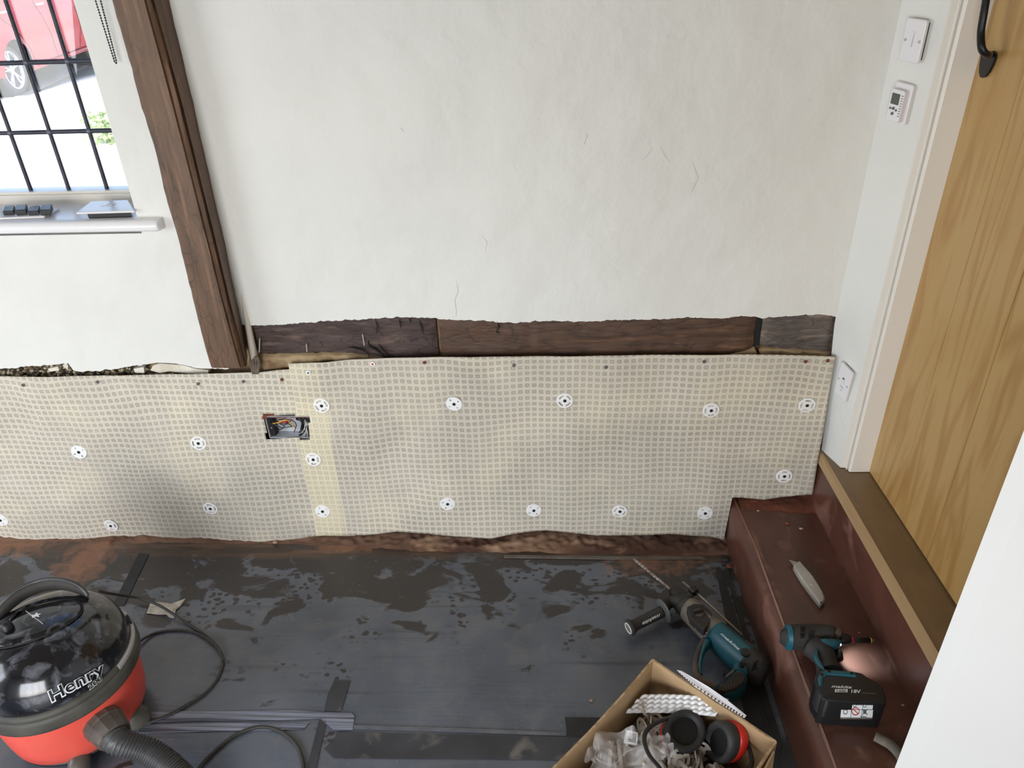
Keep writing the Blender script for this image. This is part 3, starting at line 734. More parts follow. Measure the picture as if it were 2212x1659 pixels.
# cracks in the first timber: thin dark splits
def crack(pts, wd, y):
    V = []; n = len(pts)
    L_ = []; R2 = []
    for i, p in enumerate(pts):
        a = Vector(pts[min(i+1, n-1)])-Vector(pts[max(i-1, 0)]); pr = Vector((-a.y, a.x)).normalized()*wd*(math.sin(math.pi*(i+.3)/(n-.4)) if n > 2 else 1)
        L_.append(Yp(p[0]+pr.x, p[1]+pr.y, y)); R2.append(Yp(p[0]-pr.x, p[1]-pr.y, y))
    V = L_+R2
    Fs = [(i, i+1, n+i+1, n+i) for i in range(n-1)]
    bk = [v+Vector((0, .004, 0)) for v in V]
    return join((V, Fs), (bk, Fs))
ck = [crack(p, w_, -.0005) for p, w_ in (([(749, 751), (765, 752), (785, 758), (795, 765), (797, 772)], 1.3), ([(794, 737), (797, 749), (812, 757), (823, 766), (833, 773)], 2.0), ([(817, 745), (826, 757), (838, 771)], 1.4),
      ([(862, 690), (864, 700), (866, 710)], 1.3), ([(905, 695), (910, 707), (914, 720)], 1.5), ([(884, 688), (886, 698)], 1), ([(810, 690), (815, 705), (812, 722)], 1.2), ([(1074, 694), (1077, 708), (1072, 718), (1080, 721)], 1.6))]
ck.append(slab([Yp(*p, .0155) for p in ((1631, 686), (1645, 688), (1641, 746), (1629, 747))], (0, 1, 0), .004))  # black sheet in the gap between timbers, painting its shade
tag(obj('split_and_gap_shade', *join(*ck), M['pitch']), kind='structure')
M['hair'] = mat('plaster_hairline', (186, 184, 174), rough=.7)
hc_ = [crack(p, .55, -.0006) for p in ([(985, 605), (990, 628), (982, 650), (986, 672), (984, 688)], [(1492, 342), (1500, 362), (1508, 384), (1500, 402), (1490, 424)], [(1428, 318), (1436, 336), (1446, 350)], [(1410, 318), (1400, 334), (1388, 346)], [(1040, 508), (1052, 522), (1048, 545)], [(1270, 290), (1262, 312)], [(1908, 518), (1925, 526)][:0] or [(865, 276), (872, 284)])]
hair = obj('plaster_crack', *join(*hc_), M['hair']); tag(hair, kind='structure')
# old nail stubs / pale marks
for (a, b) in (((561, 731), (560, 761)), ((662, 743), (663, 760)), ((783, 722), (787, 746))):
    tag(obj('nail', *tube([Yp(*a, -.004), Yp(*b, -.002)], .0013, 6), M['dirtywhite']), {561: 'pale nail stub near the left end of the blackened timber', 662: 'pale nail stub on the blackened timber above the white-washered screw', 783: 'pale splinter nail in the cracked part of the blackened timber'}[a[0]], 'nail')

# conduit bundle beside the post foot
cp = [Yp(523, 630, .006), Yp(532, 680, .004), Yp(541, 728, -.001), Yp(549, 776, -.008)]
cd = empty('conduit', cp[-1], 'plaster-covered conduit ending in brown cable tails at the foot of the oak post', 'conduit')
obj('plaster_cover', *tube(spline(cp, 6), [(.006+.0075*i/18, .006+.004*i/18) for i in range(19)], 12), M['conduit'], cd, True)
for dx in (-7, -2.5, 2.5, 7.5):
    obj('cable_tail', *tube(spline([Yp(549+dx*.8, 770, -.014), Yp(550+dx*1.25, 782, -.02), Yp(551+dx, 792, -.024), Yp(551+dx*.6, 806, -.016)], 5), .0042, 10), M['pipe'], cd, True)

# rubble exposed between plaster and left membrane
st = []
def stone(c, r_):
    c = Vector(c); V, Fs = ball((0, 0, 0), r_, 5, 7, random.uniform(.8, 1.3), .8, random.uniform(.6, 1))
    return [c+v*(1+.3*nz(v.x, v.y, c.x*9, 200)) for v in V], Fs
for k in range(950):
    px = random.uniform(-60, 455); pt = interp(RL, px)
    lim = {True: 812}[True]
    dens = interp([(0, 1), (140, 1), (155, .9), (205, .8), (270, 1), (330, .5), (360, .45), (440, 1)], px)
    if random.random() > dens: continue
    p = Yp(px, random.uniform(pt+2, 822), .016)
    st.append(stone(p, random.uniform(.0025, .0058)))
tag(obj('rubble_infill', *join(*st), M['stone']), 'exposed black and cream rubble along the ragged plaster edge under the window', 'rubble', kind='stuff')
mort = [[(330, 790), (345, 785), (395, 789), (425, 797), (450, 800), (450, 808), (400, 806), (365, 802), (345, 806), (325, 800)], [(103, 797), (125, 792), (128, 800), (108, 803)], [(288, 797), (310, 793), (312, 806), (292, 805)], [(135, 790), (142, 783), (147, 790), (146, 799)]]
tag(obj('mortar_patch', *join(*[slab([Yp(*p, .004) for p in m_], (0, 1, 0), .02) for m_ in mort]), M['conduit']), kind='structure')
# rough tan rubble bed under the timbers
bed = [[(553, 768), (600, 766), (700, 764), (755, 766), (800, 771), (830, 774), (760, 782), (700, 786), (640, 788), (630, 800), (570, 806)], [(1640, 750), (1680, 754), (1740, 757), (1805, 762), (1805, 775), (1640, 772)], [(1500, 769), (1570, 768), (1632, 752), (1640, 770), (1500, 772)]]
def lumpy(poly, y, th=.02, n=60, m=14):
    xs = [Yp(*p, y).x for p in poly]; x0, x1 = min(xs), max(xs)
    W = [(Yp(*p, y).x, Yp(*p, y).z) for p in poly]
    def span(x):
        zs_ = []
        for (a, b), (c, d) in zip(W, W[1:]+W[:1]):
            if (a-x)*(c-x) <= 0 and a != c: zs_.append(b+(d-b)*(x-a)/(c-a))
        return (min(zs_), max(zs_)) if len(zs_) > 1 else (W[0][1], W[0][1])
    def fn(u, v):
        x = lerp(x0+.001, x1-.001, u); a, b = span(x); z = lerp(a, b, v); e_ = min(v, 1-v)*2
        return (x, y+.012-.012*min(1, e_*3)+.010*nz(x, z, 1, 28)+.005*nz(x, z, 4, 70), z)
    return grid(fn, n, m)
tag(obj('bedding_stone', *lumpy(bed[0], .0), M['masonry'], smooth=True), kind='structure')
tag(obj('bedding_stone', *lumpy(bed[1], .006, n=50), M['masonry'], smooth=True), kind='structure')
tag(obj('bedding_stone', *lumpy(bed[2], .008, n=40), M['masonry'], smooth=True), kind='structure')

# ================================================================== MEMBRANE
HOLE = [Yp(567, 897, -.018), Yp(669, 899, -.018), Yp(670, 948, -.018), Yp(575, 949, -.018)]
def in_hole(p):
    P = [(h.x, h.z) for h in HOLE]; s = None
    for (a, b), (c, d) in zip(P, P[1:]+P[:1]):
        k = (c-a)*(p.z-b)-(d-b)*(p.x-a)
        if s is None: s = k > 0
        elif (k > 0) != s: return False
    return True
def bel(x, z):       # gentle billows of the hung sheet
    w_ = .0075*nz(x*1.5, z*.55, 3.3, 4.2)+.004*nz(x*1.3, z*.7, 8, 9)
    w_ += .006*math.exp(-(((x+.42)-(z-.36)*.9)/.07)**2)*math.exp(-((z-.38)/.14)**2)
    w_ += .004*math.sin(x*9.5+1)*max(0, .38-z)/.38*1.5
    return w_
def YL(x, z): return -.012+bel(x, z)*1.0-.004*max(0, .3-z)
def YR(x, z): return -.017+bel(x, z)*.9-.005*max(0, .3-z)-.002
TL = [Yp(*p, -.015) for p in ((-80, 816), (0, 815), (100, 814), (250, 812), (430, 808), (500, 806), (560, 805), (600, 800), (640, 797), (740, 790))]
BL = [Yp(*p, -.015) for p in ((-80, 1162), (0, 1163), (130, 1164), (240, 1162), (300, 1165), (420, 1168), (540, 1168), (620, 1165), (700, 1161), (760, 1160))]
TR = [Yp(*p, -.02) for p in ((628, 785), (700, 783), (760, 777), (800, 775), (900, 773), (1000, 771), (1300, 768), (1620, 766), (1800, 770))]
BR = [Yp(*p, -.02) for p in ((685, 1160), (800, 1155), (860, 1149), (930, 1150), (1000, 1156), (1060, 1160), (1110, 1151), (1180, 1147), (1290, 1157), (1370, 1153), (1450, 1151), (1530, 1156), (1566, 1166), (1576, 1075), (1600, 1074), (1650, 1079), (1700, 1074), (1745, 1069))]
def membrane(name, T, B, Yf, x0, x1, left, label, lapf, ph):
    T = [(p.x, p.z) for p in T]; B = [(p.x, p.z) for p in B]
    nu, nv = int((x1(0)-x0(0))/.0065), 84
    V = []; UV = []; lap = []
    for j in range(nv+1):
        for i in range(nu+1):
            v = j/nv; x = lerp(x0(v), x1(v), i/nu); zb, zt = interp(B, x), interp(T, x); zb += .0015*nz(x, 1, 1, 50)
            z = lerp(zb, zt, v); y = Yf(x, z); V.append(Vector((x, y, z)))
            sag = .010*nz(x*.8, z*.8, ph, 3.5)+.004*nz(x, z, ph, 9)
            UV.append(((x+.006*nz(x, z, ph+4, 4))/.0183, (z+sag*1.8)/.0183)); lap.append(lapf(x, z))
    Fs = []
    for j in range(nv):
        for i in range(nu):
            f = (j*(nu+1)+i, j*(nu+1)+i+1, (j+1)*(nu+1)+i+1, (j+1)*(nu+1)+i)
            c = sum((V[k] for k in f), Vector((0, 0, 0)))/4
            if in_hole(c): continue
            Fs.append(f)
    me = bpy.data.meshes.new(name); me.from_pydata(V, [], Fs)
    uvl = me.uv_layers.new(name='UVMap')
    for lp in me.loops: uvl.data[lp.index].uv = UV[lp.vertex_index]
    at = me.attributes.new('lap', 'FLOAT', 'POINT')
    for i, v in enumerate(lap): at.data[i].value = v
    for p in me.polygons: p.use_smooth = True
    me.materials.append(M['membrane'])
    o = bpy.data.objects.new(name, me); COL.objects.link(o)
    sd = o.modifiers.new('thick', 'SOLIDIFY'); sd.thickness = .0022; sd.offset = -1 if False else 1
    return tag(o, label, 'membrane')
membrane('damp_proof_membrane', TL, BL, YL, lambda v: -1.9, lambda v: -.60, True, 'left mesh-faced dimpled membrane sheet on the lower wall under the window and post', lambda x, z: 0, 1)
membrane('damp_proof_membrane', TR, BR, YR, lambda v: lerp(-.720, -.692, v)+.003*math.sin(v*9), lambda v: lerp(.732, .714, v), False, 'right mesh-faced dimpled membrane sheet lapping over the left one, reaching the step', lambda x, z: 1 if x < -.615+.05*(.3-z)*-1 and z < .50 else (.4 if x < -.6 else 0)*0+(.55 if x < -.615 else 0), 5)

# fixing discs
def disc_geo(kind):
    """round plate in XZ plane facing -Y, centre at origin"""
    R0 = .0222; seg = 48; rads = [.0042, .0078, .0122, .0172, R0-.001, R0]
    V = []; Fs = []
    for fy_, flip in ((-.0022, 0), (0, 1)):
        n0 = len(V)
        for r_ in rads:
            for k in range(seg):
                a = 2*math.pi*k/seg
                yy = fy_ if fy_ == 0 else (fy_+(.0010 if r_ == R0 else 0)-(.0004 if r_ < .008 else 0))
                V.append((r_*math.cos(a), yy, r_*math.sin(a)))
        for i in range(len(rads)-1):
            for k in range(seg):
                a = (k+.5)/seg*4 % 1
                if kind == 0: hole = i in (1, 2) and .16 < a < .84 if i == 2 else (i == 1 and .30 < a < .70) or (i == 3 and False)
                else: hole = i == 2 and .40 < a < .60
                if kind == 0: hole = i == 2 and .18 < a < .82
                if hole: continue
                j = (k+1) % seg
                Fs.append((n0+i*seg+k, n0+i*seg+j, n0+(i+1)*seg+j, n0+(i+1)*seg+k))
    m = len(rads)*seg
    # side walls on all open boundaries
    edges = {}
    for f in Fs:
        if max(f) < m:
            for a, b in zip(f, f[1:]+f[:1]): edges.setdefault(tuple(sorted((a, b))), []).append((a, b))
    for k_, e_ in edges.items():
        if len(e_) == 1: a, b = e_[0]; Fs.append((a, b, b+m, a+m))
    return V, Fs
D0, D1 = disc_geo(0), disc_geo(1)
pin = lathe((0, 0, 0), [(.0045, .0), (.0045, .0012), (.0033, .0026), (.001, .0028)], 16, (0, -1, 0))
DISCS = [(695, 876, 0, 20), (981, 872, 1, 10), (1220, 865, 0, 5), (1536, 886, 0, 40), (1743, 875, 0, 50), (677, 992, 0, 45), (429, 957, 0, 45), (171, 976, 1, 20), (1694, 1028, 0, 40), (455, 1098, 0, 45),
         (240, 1135, 0, 42), (2, 1123, 1, 30), (697, 1104, 1, 15), (967, 1088, 1, 70), (1153, 1102, 1, 10), (1339, 1104, 0, 70), (1523, 1108, 1, 10)]
DL = ['white fixing disc in the top row just above right of the open socket box', 'white fixing disc in the top row, second from the left on the right sheet', 'white fixing disc in the top row near the middle of the right sheet', 'white fixing disc in the top row, second from the corner', 'white fixing disc in the top row closest to the door corner',
      'white fixing disc just below right of the open socket box', 'white fixing disc in mid height on the left sheet below the oak post', 'white fixing disc in mid height on the left sheet, far left', 'white fixing disc just above the top of the step', 'white fixing disc low on the left sheet, right of the others',
      'white fixing disc low on the left sheet above the brick dust spill', 'white fixing disc cut by the left picture edge', 'white fixing disc low on the lap between the two sheets', 'white fixing disc in the bottom row, second on the right sheet', 'white fixing disc in the bottom row, middle of the right sheet', 'white fixing disc in the bottom row, second from the step', 'white fixing disc in the bottom row next to the step']
protoD = {}
for (px, py, kd, an), lb in zip(DISCS, DL):
    f_ = YR if px > 640 else YL
    p = Yp(px, py, -.02); p = Yp(px, py, f_(p.x, p.z)-.0028)
    root = empty('fixing_disc', p, lb, 'fixing', 'fixing discs holding the membrane')
    if kd not in protoD:
        g = D0 if kd == 0 else D1
        a_ = obj('plate', [wloc(root)+Vector(v) for v in g[0]], g[1], M['discwhite'], root); autosmooth(a_, 40)
        b_ = obj('pin', [wloc(root)+Vector(v)+Vector((0, -.0022, 0)) for v in pin[0]], pin[1], M['pitch'], root, True)
        protoD[kd] = (a_, b_)
    else:
        for s_ in protoD[kd]:
            c_ = s_.copy(); COL.objects.link(c_); c_.parent = root
    root.rotation_euler = (random.uniform(-.1, .06), math.radians(an), random.uniform(-.05, .1))
# screws along the top edges
SCR = [(50, 832, 0, 'dark screw at the top of the left sheet, far left'), (211, 825, 0, 'dark screw at the top of the left sheet, second from the left'), (428, 829, 0, 'dark screw at the top of the left sheet below left of the post foot'), (526, 824, 0, 'dark screw at the top of the left sheet below the cable tails'),
       (609, 820, 1, 'rusty screw at the top of the left sheet beside the lap'), (666, 805, 2, 'screw with bright white washer at the top corner of the right sheet'), (805, 786, 3, 'screw with white washer and red centre at the top of the right sheet'), (917, 783, 1, 'rusty screw in the right sheet beneath the timber joint'), (1110, 789, 0, 'dark screw at the top of the right sheet left of the middle'),
       (1309, 793, 0, 'dark screw at the top of the right sheet right of the middle'), (1521, 781, 0, 'dark screw at the top of the right sheet under the long timber end'), (1740, 781, 1, 'dark screw at the top right of the right sheet'), (1788, 779, 1, 'rusty screw in the extreme top right corner of the membrane')]
for px, py, kd, lb in SCR:
    f_ = YR if px > 640 else YL
    p = Yp(px, py, -.02); p = Yp(px, py, f_(p.x, p.z)-.0034)
    root = empty('screw', p, lb, 'screw', 'screws along the top of the membrane')
    if kd >= 2: obj('washer', *lathe(p, [(.001, 0), (.0065, 0), (.0065, .0012), (.002, .0016), (.001, .001)], 20, (0, -1, 0)), M['discwhite'], root)
    obj('head', *lathe(p, [(.001, 0), (.0045 if kd < 2 else .003, 0), (.0045 if kd < 2 else .003, .0018), (.0018, .0022), (.001, .0012)], 16, (0, -1, 0)), {0: M['grey'], 1: M['brick'], 2: M['grey'], 3: M['redpen']}[kd], root)

# open socket box
hx0, hx1 = HOLE[0].x+.004, HOLE[1].x-.002; hz1, hz0 = HOLE[0].z-.008, HOLE[2].z
sb = empty('socket_back_box', (.5*(hx0+hx1), .0, hz0), 'open metal socket box full of loose wires cut into the membrane', 'socket box')
t_ = .0015
obj('box', *join(box(hx0, hx1, .022, .0235, hz0, hz1), box(hx0, hx1, -.012, .022, hz1-t_, hz1), box(hx0, hx1, -.012, .022, hz0-t_, hz0), box(hx0-t_, hx0, -.012, .022, hz0, hz1), box(hx1, hx1+t_, -.012, .022, hz0, hz1)), M['galv'], sb)
obj('side_lug', *box(hx0+.001, hx0+.014, -.004, .02, hz0+.001, hz1-.001), M['pitch'], sb); obj('side_lug', *box(hx1-.03, hx1-.001, -.002, .02, hz0+.001, hz1-.001), M['pitch'], sb)
obj('mounting_screw', *(lathe((hx0+.007, -.004, lerp(hz0, hz1, .4)), [(.001, 0), (.003, 0), (.003, .002), (.0015, .003)], 12, (0, -1, 0))), M['steel'], sb); obj('mounting_screw', *(lathe((hx1-.007, -.004, lerp(hz0, hz1, .6)), [(.001, 0), (.003, 0), (.003, .002), (.0015, .003)], 12, (0, -1, 0))), M['steel'], sb)
def wire(pts, r_, mt, nm='wire', y=-.004):
    obj(nm, *tube(spline([Yp(p[0], p[1], y+.012*math.sin(p[0])) for p in pts], 6), r_, 8), mt, sb, True)
wire([(590, 915), (603, 912), (614, 908), (621, 908), (628, 914), (633, 920), (638, 923)], .0013, M['copper'], y=-.010)
wire([(583, 908), (592, 920), (600, 927), (608, 927), (615, 920)], .0016, M['black'])
wire([(589, 913), (600, 921), (612, 924), (625, 922), (636, 920)], .0017, M['grey'], y=.0)
wire([(600, 907), (612, 906), (625, 906), (634, 910), (640, 918), (635, 934)], .0013, M['wirered'])
wire([(605, 912), (615, 911), (622, 911)], .002, M['redpen'], y=-.006)
wire([(588, 910), (600, 911), (610, 914), (622, 913), (628, 909)], .0014, M['wirered'], y=.002)
wire([(596, 907), (610, 918), (622, 915), (632, 921)], .0012, M['black'], y=-.001)
wire([(642, 904), (650, 906), (655, 914), (652, 930), (648, 938)], .0055, M['black'])
wire([(650, 906), (660, 914), (662, 928), (664, 944)], .0045, M['pitch'], y=.004)
for k in range(7):
    wire([(640+2*k, 939-k*.6), (650+1.4*k, 936-k*2), (660+random.uniform(-2, 3), 925-k*3), (664+random.uniform(-2, 3), 914+k)], .0005, M['discwhite'], 'loose_strand', y=-.012)
for k in range(5):
    wire([(652+3*k, 946-random.random()*3), (657+2*k, 938), (663, 930-random.random()*8)], .0005, M['discwhite'], 'loose_strand', y=-.013)
tag(obj('brick_edge', *lumpy([(567, 894), (600, 895), (640, 896), (667, 897), (668, 905), (600, 905), (568, 903)], -.006, n=30, m=6), M['brick'], smooth=True), kind='structure')

# ================================================================== FLOOR DETAIL
# heap of brick dust and grit against the wall foot
def heap(u, v):
    x = lerp(-1.9, .52, u); wd = interp([(-1.9, .030), (-1.0, .032), (-.72, .035), (-.4, .060), (.52, .070)], x)+.010*nz(x, 2, 2, 9)+.005*nz(x, 2, 2, 40)
    y = lerp(-wd, .028, v); h = .012*v**.7+.010*max(0, nz(x, y, 1, 22))*min(1, v*4)+.006*nz(x, y, 5, 60)*min(1, v*4)
    return (x, y, max(-.0008, h-.001+.002*v))
tag(obj('brick_dust_heap', *grid(heap, 420, 18), M['debris'], smooth=True), 'line of brown grit and crumbled masonry along the foot of the wall', 'debris', kind='stuff')
def spill(poly, h, mt, name, label, cat):
    c = sum((Z(*p, 0) for p in poly), Vector((0, 0, 0)))/len(poly)
    P = [Z(*p, 0) for p in poly]; P = spline(P+[P[0]], 5)[:-1]
    rings = []
    for k in range(6):
        t = k/5; rings.append([lerp(p, c, t)+Vector((0, 0, .0004+h*math.sin(t*math.pi/2)*(1+.6*nz(p.x, p.y, t*3, 40)))) for p in P])
    o = obj(name, *loft(rings), mt, smooth=True); return tag(o, label, cat, kind='stuff')
# strips of tape, laps of sheet (thin, lying on the floor)
def lapp(name, px, th, mt, label, cat='tape', z=.0):
    P = [Z(*p, z+.001) for p in px]
    o = obj(name, *slab(P, (0, 0, 1), th), mt); return tag(o, label, cat)
lapp('tape_strip', [(300, 1195), (322, 1197), (268, 1309), (244, 1307)], .0008, M['tapeblack'], 'matt black tape strip on the sheet seam behind the vacuum cleaner')
lapp('tape_strip', [(722, 1470), (757, 1471), (737, 1537), (700, 1536), (708, 1500)], .0010, M['tape'], 'crumpled short dark tape patch ahead of the sheet joint in mid floor')
lapp('tape_strip', [(692, 1546), (706, 1556), (676, 1690), (655, 1690)], .0012, M['tape'], 'narrow tape strip running to the bottom edge beside the cable loop')
lapp('tape_strip', [(500, 1537), (560, 1536), (640, 1535), (682, 1538), (760, 1540), (766, 1548), (762, 1577), (724, 1580), (690, 1552), (600, 1556), (300, 1560), (290, 1538)], .0012, M['tapeshine'], 'creased shiny tape band across the floor beside the vacuum wheels')
lapp('tape_strip', [(300, 1566), (670, 1560), (655, 1576), (300, 1584)], .0012, M['tapeshine'], 'second shiny tape band nearest the vacuum hose')
lapp('tape_strip', [(1220, 1550), (1340, 1551), (1330, 1600), (1222, 1592), (1224, 1578)], .0016, M['tapeblack'], 'square end of matt black tape beside the cardboard box')
lapp('tape_strip', [(727, 1582), (900, 1585), (1225, 1592), (1420, 1610), (1420, 1645), (1150, 1641), (722, 1638), (700, 1617), (722, 1600)], .0012, M['tape'], 'broad dusty black tape band crossing the floor in the foreground')
lapp('sheet_overlap', [(764, 1567), (1000, 1574), (1224, 1583), (1222, 1590), (1000, 1582), (764, 1575)], .0014, M['tapedull'], 'pale raised edge of black floor sheet above the dusty tape band', 'sheet')
lapp('grey_strip', [(1089, 1200), (1300, 1203), (1515, 1203), (1526, 1209), (1300, 1208.5), (1089, 1205.5)], .003, M['strip'], 'thin dusty grey strip lying along the wall foot near the step', 'strip')
lapp('tape_strip', [(1546, 1226), (1556, 1226), (1600, 1360), (1668, 1600), (1700, 1700), (1640, 1700), (1612, 1560), (1580, 1400)], .0015, M['tapeblack'], 'matt black edge tape on the floor along the foot of the step')
lapp('tape_strip', [(1566, 1230), (1572, 1230), (1700, 1640), (1715, 1700), (1700, 1700), (1650, 1530)], .004, M['rubber'], 'folded black sheet edge tight against the step riser')
lapp('black_debris', [(1690, 1612), (1706, 1603), (1730, 1610), (1738, 1640), (1736, 1700), (1690, 1700), (1684, 1640)], .012, M['rubber'], 'dark dusty scrap wedged between cardboard box and step', 'scrap')
def crumb(px, py, z, s, mt, label, cat='crumb'):
    p = Z(px, py, z); V, Fs = ball((0, 0, 0), s, 5, 7, 1.2, .8, .6)
    V = [p+v*(1+.5*nz(v.x, v.y, px, 90))+Vector((0, 0, s*.5)) for v in V]
    return tag(obj('plaster_crumb', V, Fs, mt), label, cat)
M['crumb'] = mat('plaster_crumb', (196, 160, 138), (160, 110, 86), scale=60, rough=.9)
STZ = .154
crumb(1637, 1104, STZ, .0035, M['crumb'], 'pale crumb near the back left of the step')
crumb(1699, 1132, STZ, .006, M['brick'], 'rusty brown crumb in the middle of the step back')
crumb(1731, 1143, STZ, .0045, M['crumb'], 'pinkish crumb right of the brown one on the step')
crumb(1856, 1367, STZ, .0022, M['crumb'], 'tiny crumb above the driver bit')
crumb(596, 1173, .006, .006, M['crumb'], 'pale stone at the wall foot below the lap')
crumb(240, 1172, .004, .007, M['brick'], 'red brick lump below the low disc on the left')
crumb(1278, 1515, .001, .004, M['crumb'], 'pale chip on the floor left of the cardboard box')
crumb(1950, 1524, STZ, .003, M['crumb'], 'small crumb right of the battery')
crumb(1576, 1226, .001, .008, M['brick'], 'brown lump in the corner between floor and step')
crumb(1568, 1212, .001, .009, M['rubber'], 'dark lump in the corner between floor and step')
# offcut of membrane
P = [Z(x, y, .002) for x, y in ((325, 1303), (345, 1301), (370, 1305), (386, 1301), (402, 1297), (390, 1310), (380, 1318), (376, 1336), (366, 1334), (360, 1328), (340, 1328), (317, 1325), (322, 1312))]
P[4].z += .006; P[3].z += .004
tag(obj('membrane_offcut', *slab(P, (0, 0, 1), .0015), M['pad']), 'small torn offcut of mesh membrane on the floor under the black cable', 'offcut')

# ================================================================== STEP, SILL, DOOR
XS = .513
XI = .735
YE = -1.02
nose = []
for y in [lerp(.012, YE, i/40) for i in range(41)]:
    k = interp([(-1.1, .012), (-.2, .012), (-.04, .002), (.02, 0)], y)
    nose.append([Vector(p) for p in ((XI, y, 0), (XS-.0, y, 0), (XS-.002, y, .05), (XS-.004+k*.2, y, .11), (XS-.002+k*.4, y, .138), (XS+.004+k*.8, y, .149), (XS+.012+k, y, STZ), (XS+.022+k, y, STZ+.0005), (XI, y, STZ))])
st_ = bpy.data.objects.new('step', None); COL.objects.link(st_); st_.location = (XS, 0, 0); tag(st_, 'dark red-brown painted step leading up to the plank door', 'step')
autosmooth(obj('tread_and_riser', *loft(nose), M['step'], st_), 60)
def nedge(u, v):
    y = lerp(.01, YE, u); k = interp([(-1.1, .012), (-.2, .012), (-.04, .002), (.02, 0)], y); w_ = .0022+.0016*nz(y, 1, 2, 18)
    return (XS+.0095+k*.95+lerp(-w_, w_, v), y, STZ-.0004+.0014*v+.0004)
V_, F_ = grid(nedge, 120, 2)
autosmooth(obj('worn_nosing', V_, F_, M['stepedge'], st_), 60)
# white paint on the riser edge against the membrane
obj('pale_paint_edge', *slab([Vector((XS-.0045, .0, .01)), Vector((XS-.0045, -.012, .03)), Vector((XS-.0045, -.008, .07)), Vector((XS-.004, -.012, .10)), Vector((XS-.002, -.002, .14)), Vector((XS-.002, .01, .14)), Vector((XS-.0045, .01, .01))], (-1, 0, 0), .001), M['dirtywhite'], st_)
zlow = sum(on(x, y, 0, XI).z for x, y in ((1900, 1232), (1845, 1140), (2013, 1426)))/3
tag(obj('upper_riser', *box(XI, .84, YE, .02, STZ-.02, zlow), M['step']), kind='structure')
tag(obj('dust_in_corner', *grid(lambda u, v: (lerp(XS+.02, XI+.004, u), lerp(.012, -.05-.02*u*u+.012*nz(u, 1, 1, 7), v), STZ+.0008+.007*(1-v)**2*(.7+.5*nz(u, v, 1, 7))), 60, 14), M['stepdust'], smooth=True), 'reddish dust swept into the back corner of the step', 'dust', kind='stuff')
# door sill board with chamfered front edge
ZS = .325
so = empty('door_sill', (.76, -.5, zlow), 'stained oak threshold board below the plank door with the light on its front edge painted in', 'threshold')
secs = [[Vector((x, y, z)) for x, z in ((.735, zlow), (.7315+.002, ZS-.004), (.737, ZS), (.90, ZS), (.90, zlow))] for y in (.02, -.02, -.5, YE)]
secs[0][1].x += .0; obj('board', *loft(secs), M['sill'], so)
obj('front_edge', *box(.7305, .7345, YE, .018, zlow+.001, ZS-.003), M['sill_lit'], so)  # front face and chamfer carry the light in their colour
obj('bright_chamfer', *slab([Vector((.7306, .018, ZS-.003)), Vector((.7306, YE, ZS-.003)), Vector((.7372, YE, ZS+.0006)), Vector((.7372, .018, ZS+.0006))], (1, 0, -1), .001), M['sill_lit'], so)

# door of oak planks with V grooves
XD = .827
dy0 = -.100
g1 = Z(1932.9, 1102.7, ZS).y; g2 = Z(2004, 1210.5, ZS).y; pitch = (dy0-g2)/2
ys = [dy0, g1, g2]
while ys[-1] > -.99: ys.append(ys[-1]-pitch)
pr = []
for a, b in zip(ys, ys[1:]):
    pr += [(a-.0016, 0), ((a+b)/2, -.0003), (b+.0016, 0), (b, .007)]
ring = [(XD, dy0-.0005)]+[(XD+x, y) for y, x in pr]+[(XD+.04, ys[-1]), (XD+.04, dy0)]
dr = bpy.data.objects.new('door_1', None); COL.objects.link(dr); dr.location = (XD, dy0, ZS); tag(dr, kind=ST)
obj('door_panel', *loft([[Vector((x, y, z)) for x, y in ring] for z in (ZS+.004, 2.12)]), M['door'], dr)
obj('shadow_gap_strip', *box(XD+.02, XD+.05, dy0, dy0+.006, ZS, 2.15), M['pitch'], dr)
# handle: pull bar and leaf plate
def onx(px, py, x): return on(px, py, 0, x)
lf = [onx(x, y, XD-.003) for x, y in ((2124, 118), (2130, 112), (2136, 113), (2141, 111), (2149, 110), (2154, 116), (2153, 126), (2148, 140), (2140, 155), (2132, 165), (2126, 168), (2121, 166), (2119, 155), (2120, 140), (2122, 128))]
hd = obj('door_handle', *slab(lf, (-1, 0, 0), .004), M['iron'], dr)
bar = spline([onx(2137, 117, XD-.010), onx(2133, 119, XD-.035), onx(2121, 105, XD-.05), onx(2119, 70, XD-.052), onx(2125, 30, XD-.054), onx(2130, 0, XD-.054), onx(2136, -40, XD-.054), onx(2141, -80, XD-.052)], 6)
top = bar[-1]
bar += [top+Vector((.02, 0, .02)), top+Vector((.045, 0, .02))]
obj('pull_bar', *tube(bar, [(.0075, .0055)]*len(bar), 12), M['iron'], hd, True)
obj('upper_leaf', *slab([Vector((XD-.003, top.y+dy, top.z+dz)) for dy, dz in ((-.014, .01), (0, .0), (.014, .01), (.012, .035), (0, .06), (-.012, .035))], (-1, 0, 0), .004), M['iron'], hd)

